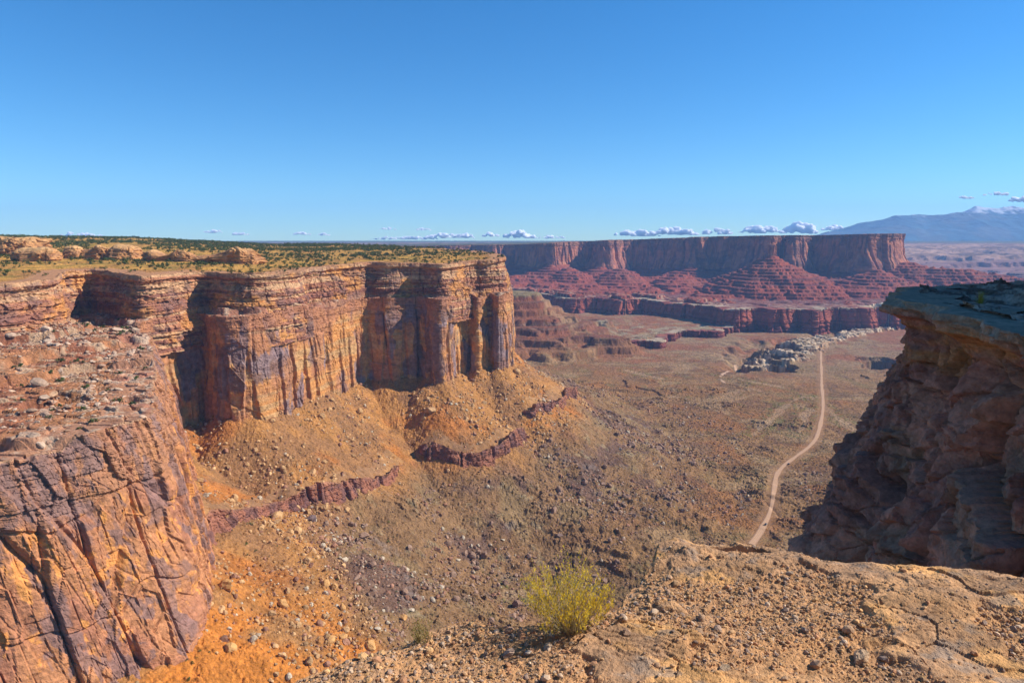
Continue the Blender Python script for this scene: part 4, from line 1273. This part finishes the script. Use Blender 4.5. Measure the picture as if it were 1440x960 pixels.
def plant_field(x, y, z, size, nbig, name, label1, cat, grp, stuffname, label2, mat, shapes=sh, by=None):
    key = size / np.hypot(x, y) if by is None else by
    order = np.argsort(-key); big, rest = order[:nbig], order[nbig:]
    g = np.tile(C(.05, .06, .02), (len(rest), 1))
    o = merge_copies(stuffname, shapes, np.stack([x, y, z], 1)[rest], size[rest], g, mat, .05)
    tag(o, kind='stuff', label=label2, cat="scrub")
    ms = []
    for k_, (v, f) in enumerate(sh):
        me = raw_mesh(name, v, f); me.materials.append(mat); ms.append(me)
    for i in big:
        o = bpy.data.objects.new(name, ms[int(rng.integers(0, len(ms)))]); COL.objects.link(o)
        s = float(size[i]); o.location = (x[i], y[i], z[i]); o.scale = (s, s, s); o.rotation_euler = (0, 0, rng.uniform(0, 6.28))
        tag(o, label=label1, cat=cat, group=grp)
x, y = scatter(52000, -1900, 60, 560, 2300)
z, m = height(x, y)
dens_ = ss(-.35, .35, fbm2(x / 60, y / 60, 4, 1501) + .25 * ss(-.5, -.25, x / y)) * (.55 + .45 * ss(40, 120, -m['dm']))
z = plateau(x, y)
k = keep_view(x, y) & (m['dm'] < -4) & (rng.uniform(0, 1, len(x)) < dens_ * .72)
x, y, z = x[k], y[k], z[k]
plant_field(x, y, z, rng.uniform(1.8, 4.6, len(x)) * np.interp(np.hypot(x, y), [600, 1000, 2000], [.8, 1.15, 1.4]), 290, "juniper_tree", "dark green juniper growing on the sandy top of the left mesa", "juniper",
            "junipers on the left mesa top", "juniper_scrubland", "countless junipers and shrubs covering the far part of the mesa top", M_JUNIPER)
x, y = scatter(60000, -500, 1500, 300, 2300)
z, m = height(x, y)
wd = np.min([line_d(x, y, w_l)[0] for w_l in WASHES], 0)
gul_ = ridge2(x / 140 + m['wx'] * .5, y / 140, 4, 8)
dens_ = ss(-.1, .6, fbm2(x / 45, y / 45, 4, 1502)) * .10 + .55 * ss(.35, .5, gul_) + .7 * ss(45, 12, wd) + .25 * ss(420, 300, m['D']) * 0
dens_ = dens_ + .30 * ((m['dw'] > 150) & (m['dw'] < 420) & (y < 800)) * ss(-.2, .4, fbm2(x / 30, y / 30, 3, 1503))
k = keep_view(x, y) & (m['dw'] > 6) & (m['dr'] > 20) & (m['band'] < .1) & (line_d(x, y, ROAD)[0] > 9) & (rng.uniform(0, 1, len(x)) < dens_ * .5)
x, y, z = x[k], y[k], z[k]
plant_field(x, y, z, np.clip(np.exp(rng.normal(.25, .35, len(x))), .7, 3.0), 290, "desert_shrub", "small dark green shrub growing among the rubble of the canyon", "shrub",
            "shrubs on the canyon slopes", "canyon_scrub", "countless small shrubs dotting the canyon floor", M_SCRUB, sh_l)
x, y = scatter(3000, -700, -180, 320, 760)
z, m = height(x, y)
z = bench(x, y, m['dm'])
k = keep_view(x, y) & (m['dw'] < -3) & (m['dm'] > 10) & (rng.uniform(0, 1, len(x)) < .12)
x, y, z = x[k], y[k], z[k]
ms = []
for v, f in [shrub_shape(s_, 90) for s_ in range(330, 335)]:
    me = raw_mesh("desert_shrub", v, f); me.materials.append(M_SCRUB); ms.append(me)
for i in range(len(x)):
    o = bpy.data.objects.new("desert_shrub", ms[i % 5]); COL.objects.link(o)
    s = float(rng.uniform(1.2, 4.0)); o.location = (x[i], y[i], z[i]); o.scale = (s, s, s)
    tag(o, label="green shrub among pale slabs on the bench behind the promontory", cat="shrub", group="shrubs on the bench")

# ------------------------------------------------------------------ dirt road
def ribbon(name, line, w, label, edge_c, mid_c, lift=.35):
    p, u = resample(line, 3.0)
    t = np.gradient(p, axis=0); t /= np.hypot(t[:, 0], t[:, 1])[:, None]
    n = np.stack([t[:, 1], -t[:, 0]], 1)
    ks = np.linspace(-1, 1, 9)
    wv = w / 2 * (1 + .32 * n2((u / 25).astype(F32), (u * 0).astype(F32), 1601))
    X = p[:, :1] + n[:, :1] * ks[None] * wv[:, None]; Y = p[:, 1:] + n[:, 1:] * ks[None] * wv[:, None]
    Z = ground_at(X, Y) + lift - .5 * (np.abs(ks[None]) > .95)
    c = mixc(C(*mid_c), C(*edge_c), np.broadcast_to((np.abs(ks) > .7).astype(F32), X.shape))
    c = c * (1 - .12 * ((np.abs(np.abs(ks) - .35) < .15)))[None, :, None]
    o = grid_obj(name, X, Y, Z, c, M_ROAD, smooth=True, flip=True)
    return tag(o, kind='structure', label=label)
ribbon("dirt_road", ROAD, 7.2, "pale graded dirt road winding down the canyon floor", (.34, .20, .115), (.47, .285, .165))
ribbon("dirt_track", TRACK, 9, "short pale loop of dirt track near the middle of the canyon", (.42, .26, .16), (.52, .33, .21))

def car(px, py, body_c, label):
    X_, Yf, Z_ = ray(px, py); t = np.arange(600, 1600, .5, dtype=F32)
    hz = ground_at(X_ * t, Yf * t); hit = np.argmax(Z_ * t < hz); t0 = t[hit]
    root = bpy.data.objects.new("off_road_car", None); COL.objects.link(root)
    root.location = (X_ * t0, Yf * t0, float(hz[hit]) + .4); root.rotation_euler = (0, 0, math.radians(50)); root.scale = (1.15, 1.15, 1.15)
    tag(root, label=label, cat="car")
    def prism(name, prof, w, mat, x=0):
        n = len(prof); v = [(p[0], -w / 2, p[1]) for p in prof] + [(p[0], w / 2, p[1]) for p in prof]
        me = bpy.data.meshes.new(name); fs = [tuple(range(n)), tuple(range(2 * n - 1, n - 1, -1))] + [(i, (i + 1) % n, n + (i + 1) % n, n + i)[::-1] for i in range(n)]
        me.from_pydata(v, [], fs); me.materials.append(mat); o = bpy.data.objects.new(name, me); COL.objects.link(o); o.parent = root; return o
    mb = mat_plain("car_paint", body_c, None, 1, rough=.35); mg = mat_plain("car_glass", (.02, .025, .03), None, 1, rough=.1); mt = mat_plain("tyre_rubber", (.02, .02, .02), None, 1)
    prism("body", [(-2.3, .4), (2.3, .4), (2.35, .9), (2.1, 1.05), (1.0, 1.15), (-2.3, 1.15)], 1.85, mb)
    prism("cabin", [(-2.2, 1.15), (1.0, 1.15), (.35, 1.75), (-2.0, 1.8)], 1.6, mg)
    for sx in (-1.4, 1.45):
        for sy in (-.85, .85):
            o = prism("wheel", [(sx + .38 * math.cos(a * math.pi / 6), .4 + .38 * math.sin(a * math.pi / 6)) for a in range(12)], .25, mt); o.location.y = sy
tx_, ty_ = PD(1085, 3385, -70)
U, V = np.meshgrid(np.linspace(0, 2 * np.pi, 70), np.linspace(0, 1, 30)); U = U.astype(F32); V = V.astype(F32)
R_ = 21 * (1 + .25 * n2(U * 1.3, V * 0, 1701) + .12 * fbm2(U * 4, V * 6, 3, 1702)) * (1.15 - .3 * V) * np.where(V > .96, (1 - V) * 25, 1)
o = grid_obj("rock_tower", R_ * np.cos(U), R_ * np.sin(U), -45 + 88 * V, mixc(C(.40, .15, .075), C(.25, .09, .06), ss(-.2, .4, fbm2(U * 4, V * 3, 3, 1703))), M_FAR)
o.location = (tx_, ty_, -60); tag(o, label="small red rock tower crowning the pyramid butte before the far mesa", cat="rock tower")
car(1109, 653, (.03, .035, .05), "small dark car driving along the pale dirt road")
car(1077, 738, (.30, .28, .26), "small grey car on the nearest stretch of the dirt road")

# ------------------------------------------------------------------ clouds beyond the haze
M_CLOUD = bpy.data.materials.new("cloud_vapour"); M_CLOUD.use_nodes = True
N, Lk = M_CLOUD.node_tree.nodes, M_CLOUD.node_tree.links
N.remove(N["Principled BSDF"])
pv = N.new("ShaderNodeVolumePrincipled"); pv.inputs["Color"].default_value = (1, 1, 1, 1); pv.inputs["Density"].default_value = .04
pv.inputs["Anisotropy"].default_value = 0.1
Lk.new(pv.outputs[0], N["Material Output"].inputs["Volume"])
CL = [(112, 329, 64, 9), (300, 325, 30, 6), (338, 328, 24, 6), (424, 328, 28, 6), (455, 329, 18, 5), (545, 321, 26, 5), (595, 322, 24, 5), (570, 334, 100, 7), (622, 331, 52, 10),
      (652, 331, 34, 9), (690, 329, 26, 9), (730, 329, 48, 14), (775, 333, 44, 6), (895, 327, 74, 12), (950, 324, 66, 15), (1008, 325, 52, 11), (1072, 322, 66, 14),
      (1126, 320, 50, 20), (1178, 320, 46, 9), (1358, 277, 24, 6), (1403, 272, 40, 7), (1440, 279, 44, 12)]
lab = {(1358, 277): "smallest of the three clouds above the snowy mountains", (1403, 272): "flat elongated cloud above the snowy mountains", (1440, 279): "cloud cut by the right edge above the mountains",
       (1126, 320): "tallest cumulus tower low over the far mesa", (112, 329): "faint wide cloud low over the left mesa"}
vi, fi = ico(2)
for n_, (px, py, w, h) in enumerate(CL):
    D = 46000; X_, Yf, Z_ = ray(px, py); sc = D / 960
    r = np.random.default_rng(900 + n_); V = []; Fq = []; b0 = 0
    nb = int(10 + w / 2.2)
    for q_ in range(nb):
        tx = r.uniform(-1, 1); hh = (1 - tx * tx) ** .6 * r.uniform(.15, 1)
        rad = h * .5 * r.uniform(.28, .6) * (1 - .45 * abs(tx))
        cx, cz = tx * w * .46, -h * .4 + hh * h * .62
        vv = vi * np.array([rad * 1.6, rad * 1.6, rad]) + np.array([cx, r.normal(0, h * .3), cz])
        V.append(vv); Fq.append(fi + b0); b0 += len(vi)
    V = np.concatenate(V)
    V += .13 * h * np.stack([fbm3(*(V[:, i_].astype(F32) / (h * .22) + k_ * 9 for i_ in range(3)), 4, 950 + k_) for k_ in range(3)], 1)
    V[:, 2] = np.where(V[:, 2] < -h * .42, -h * .42 + (V[:, 2] + h * .42) * .2, V[:, 2])
    tmp = link("cloud_lumps", raw_mesh("cloud_lumps", V * sc, np.concatenate(Fq)))
    md = tmp.modifiers.new("remesh", 'REMESH'); md.mode = 'VOXEL'; md.voxel_size = h * sc / 16
    me = bpy.data.meshes.new_from_object(tmp.evaluated_get(bpy.context.evaluated_depsgraph_get()))
    bpy.data.objects.remove(tmp)
    o = link("cloud", me, M_CLOUD)
    o.location = (X_ * D, Yf * D, Z_ * D)
    if (px, py) in lab: tag(o, label=lab[(px, py)], cat="cloud")
    else: tag(o, label="small white cumulus cloud low over the horizon above the mesas", cat="cloud", group="row of cumulus clouds on the horizon")

# ------------------------------------------------------------------ air
x0, x1, y0, y1, z0, z1 = -14000, 22000, -2500, 17400, -470, 860
v = [(a, b_, c) for a in (x0, x1) for b_ in (y0, y1) for c in (z0, z1)]
f = [(0, 1, 3, 2), (4, 6, 7, 5), (0, 4, 5, 1), (2, 3, 7, 6), (0, 2, 6, 4), (1, 5, 7, 3)]
me = bpy.data.meshes.new("haze"); me.from_pydata(v, [], f)
mh = bpy.data.materials.new("haze_air"); mh.use_nodes = True
N, Lk = mh.node_tree.nodes, mh.node_tree.links
N.remove(N["Principled BSDF"])
pv = N.new("ShaderNodeVolumePrincipled"); pv.inputs["Color"].default_value = (.28, .54, 1.0, 1); pv.inputs["Density"].default_value = 4.4e-5
pv.inputs["Anisotropy"].default_value = 0.0
Lk.new(pv.outputs[0], N["Material Output"].inputs["Volume"])
o = link("haze", me, mh); tag(o, kind='stuff', label="thin blue haze filling the canyon air", cat="haze")
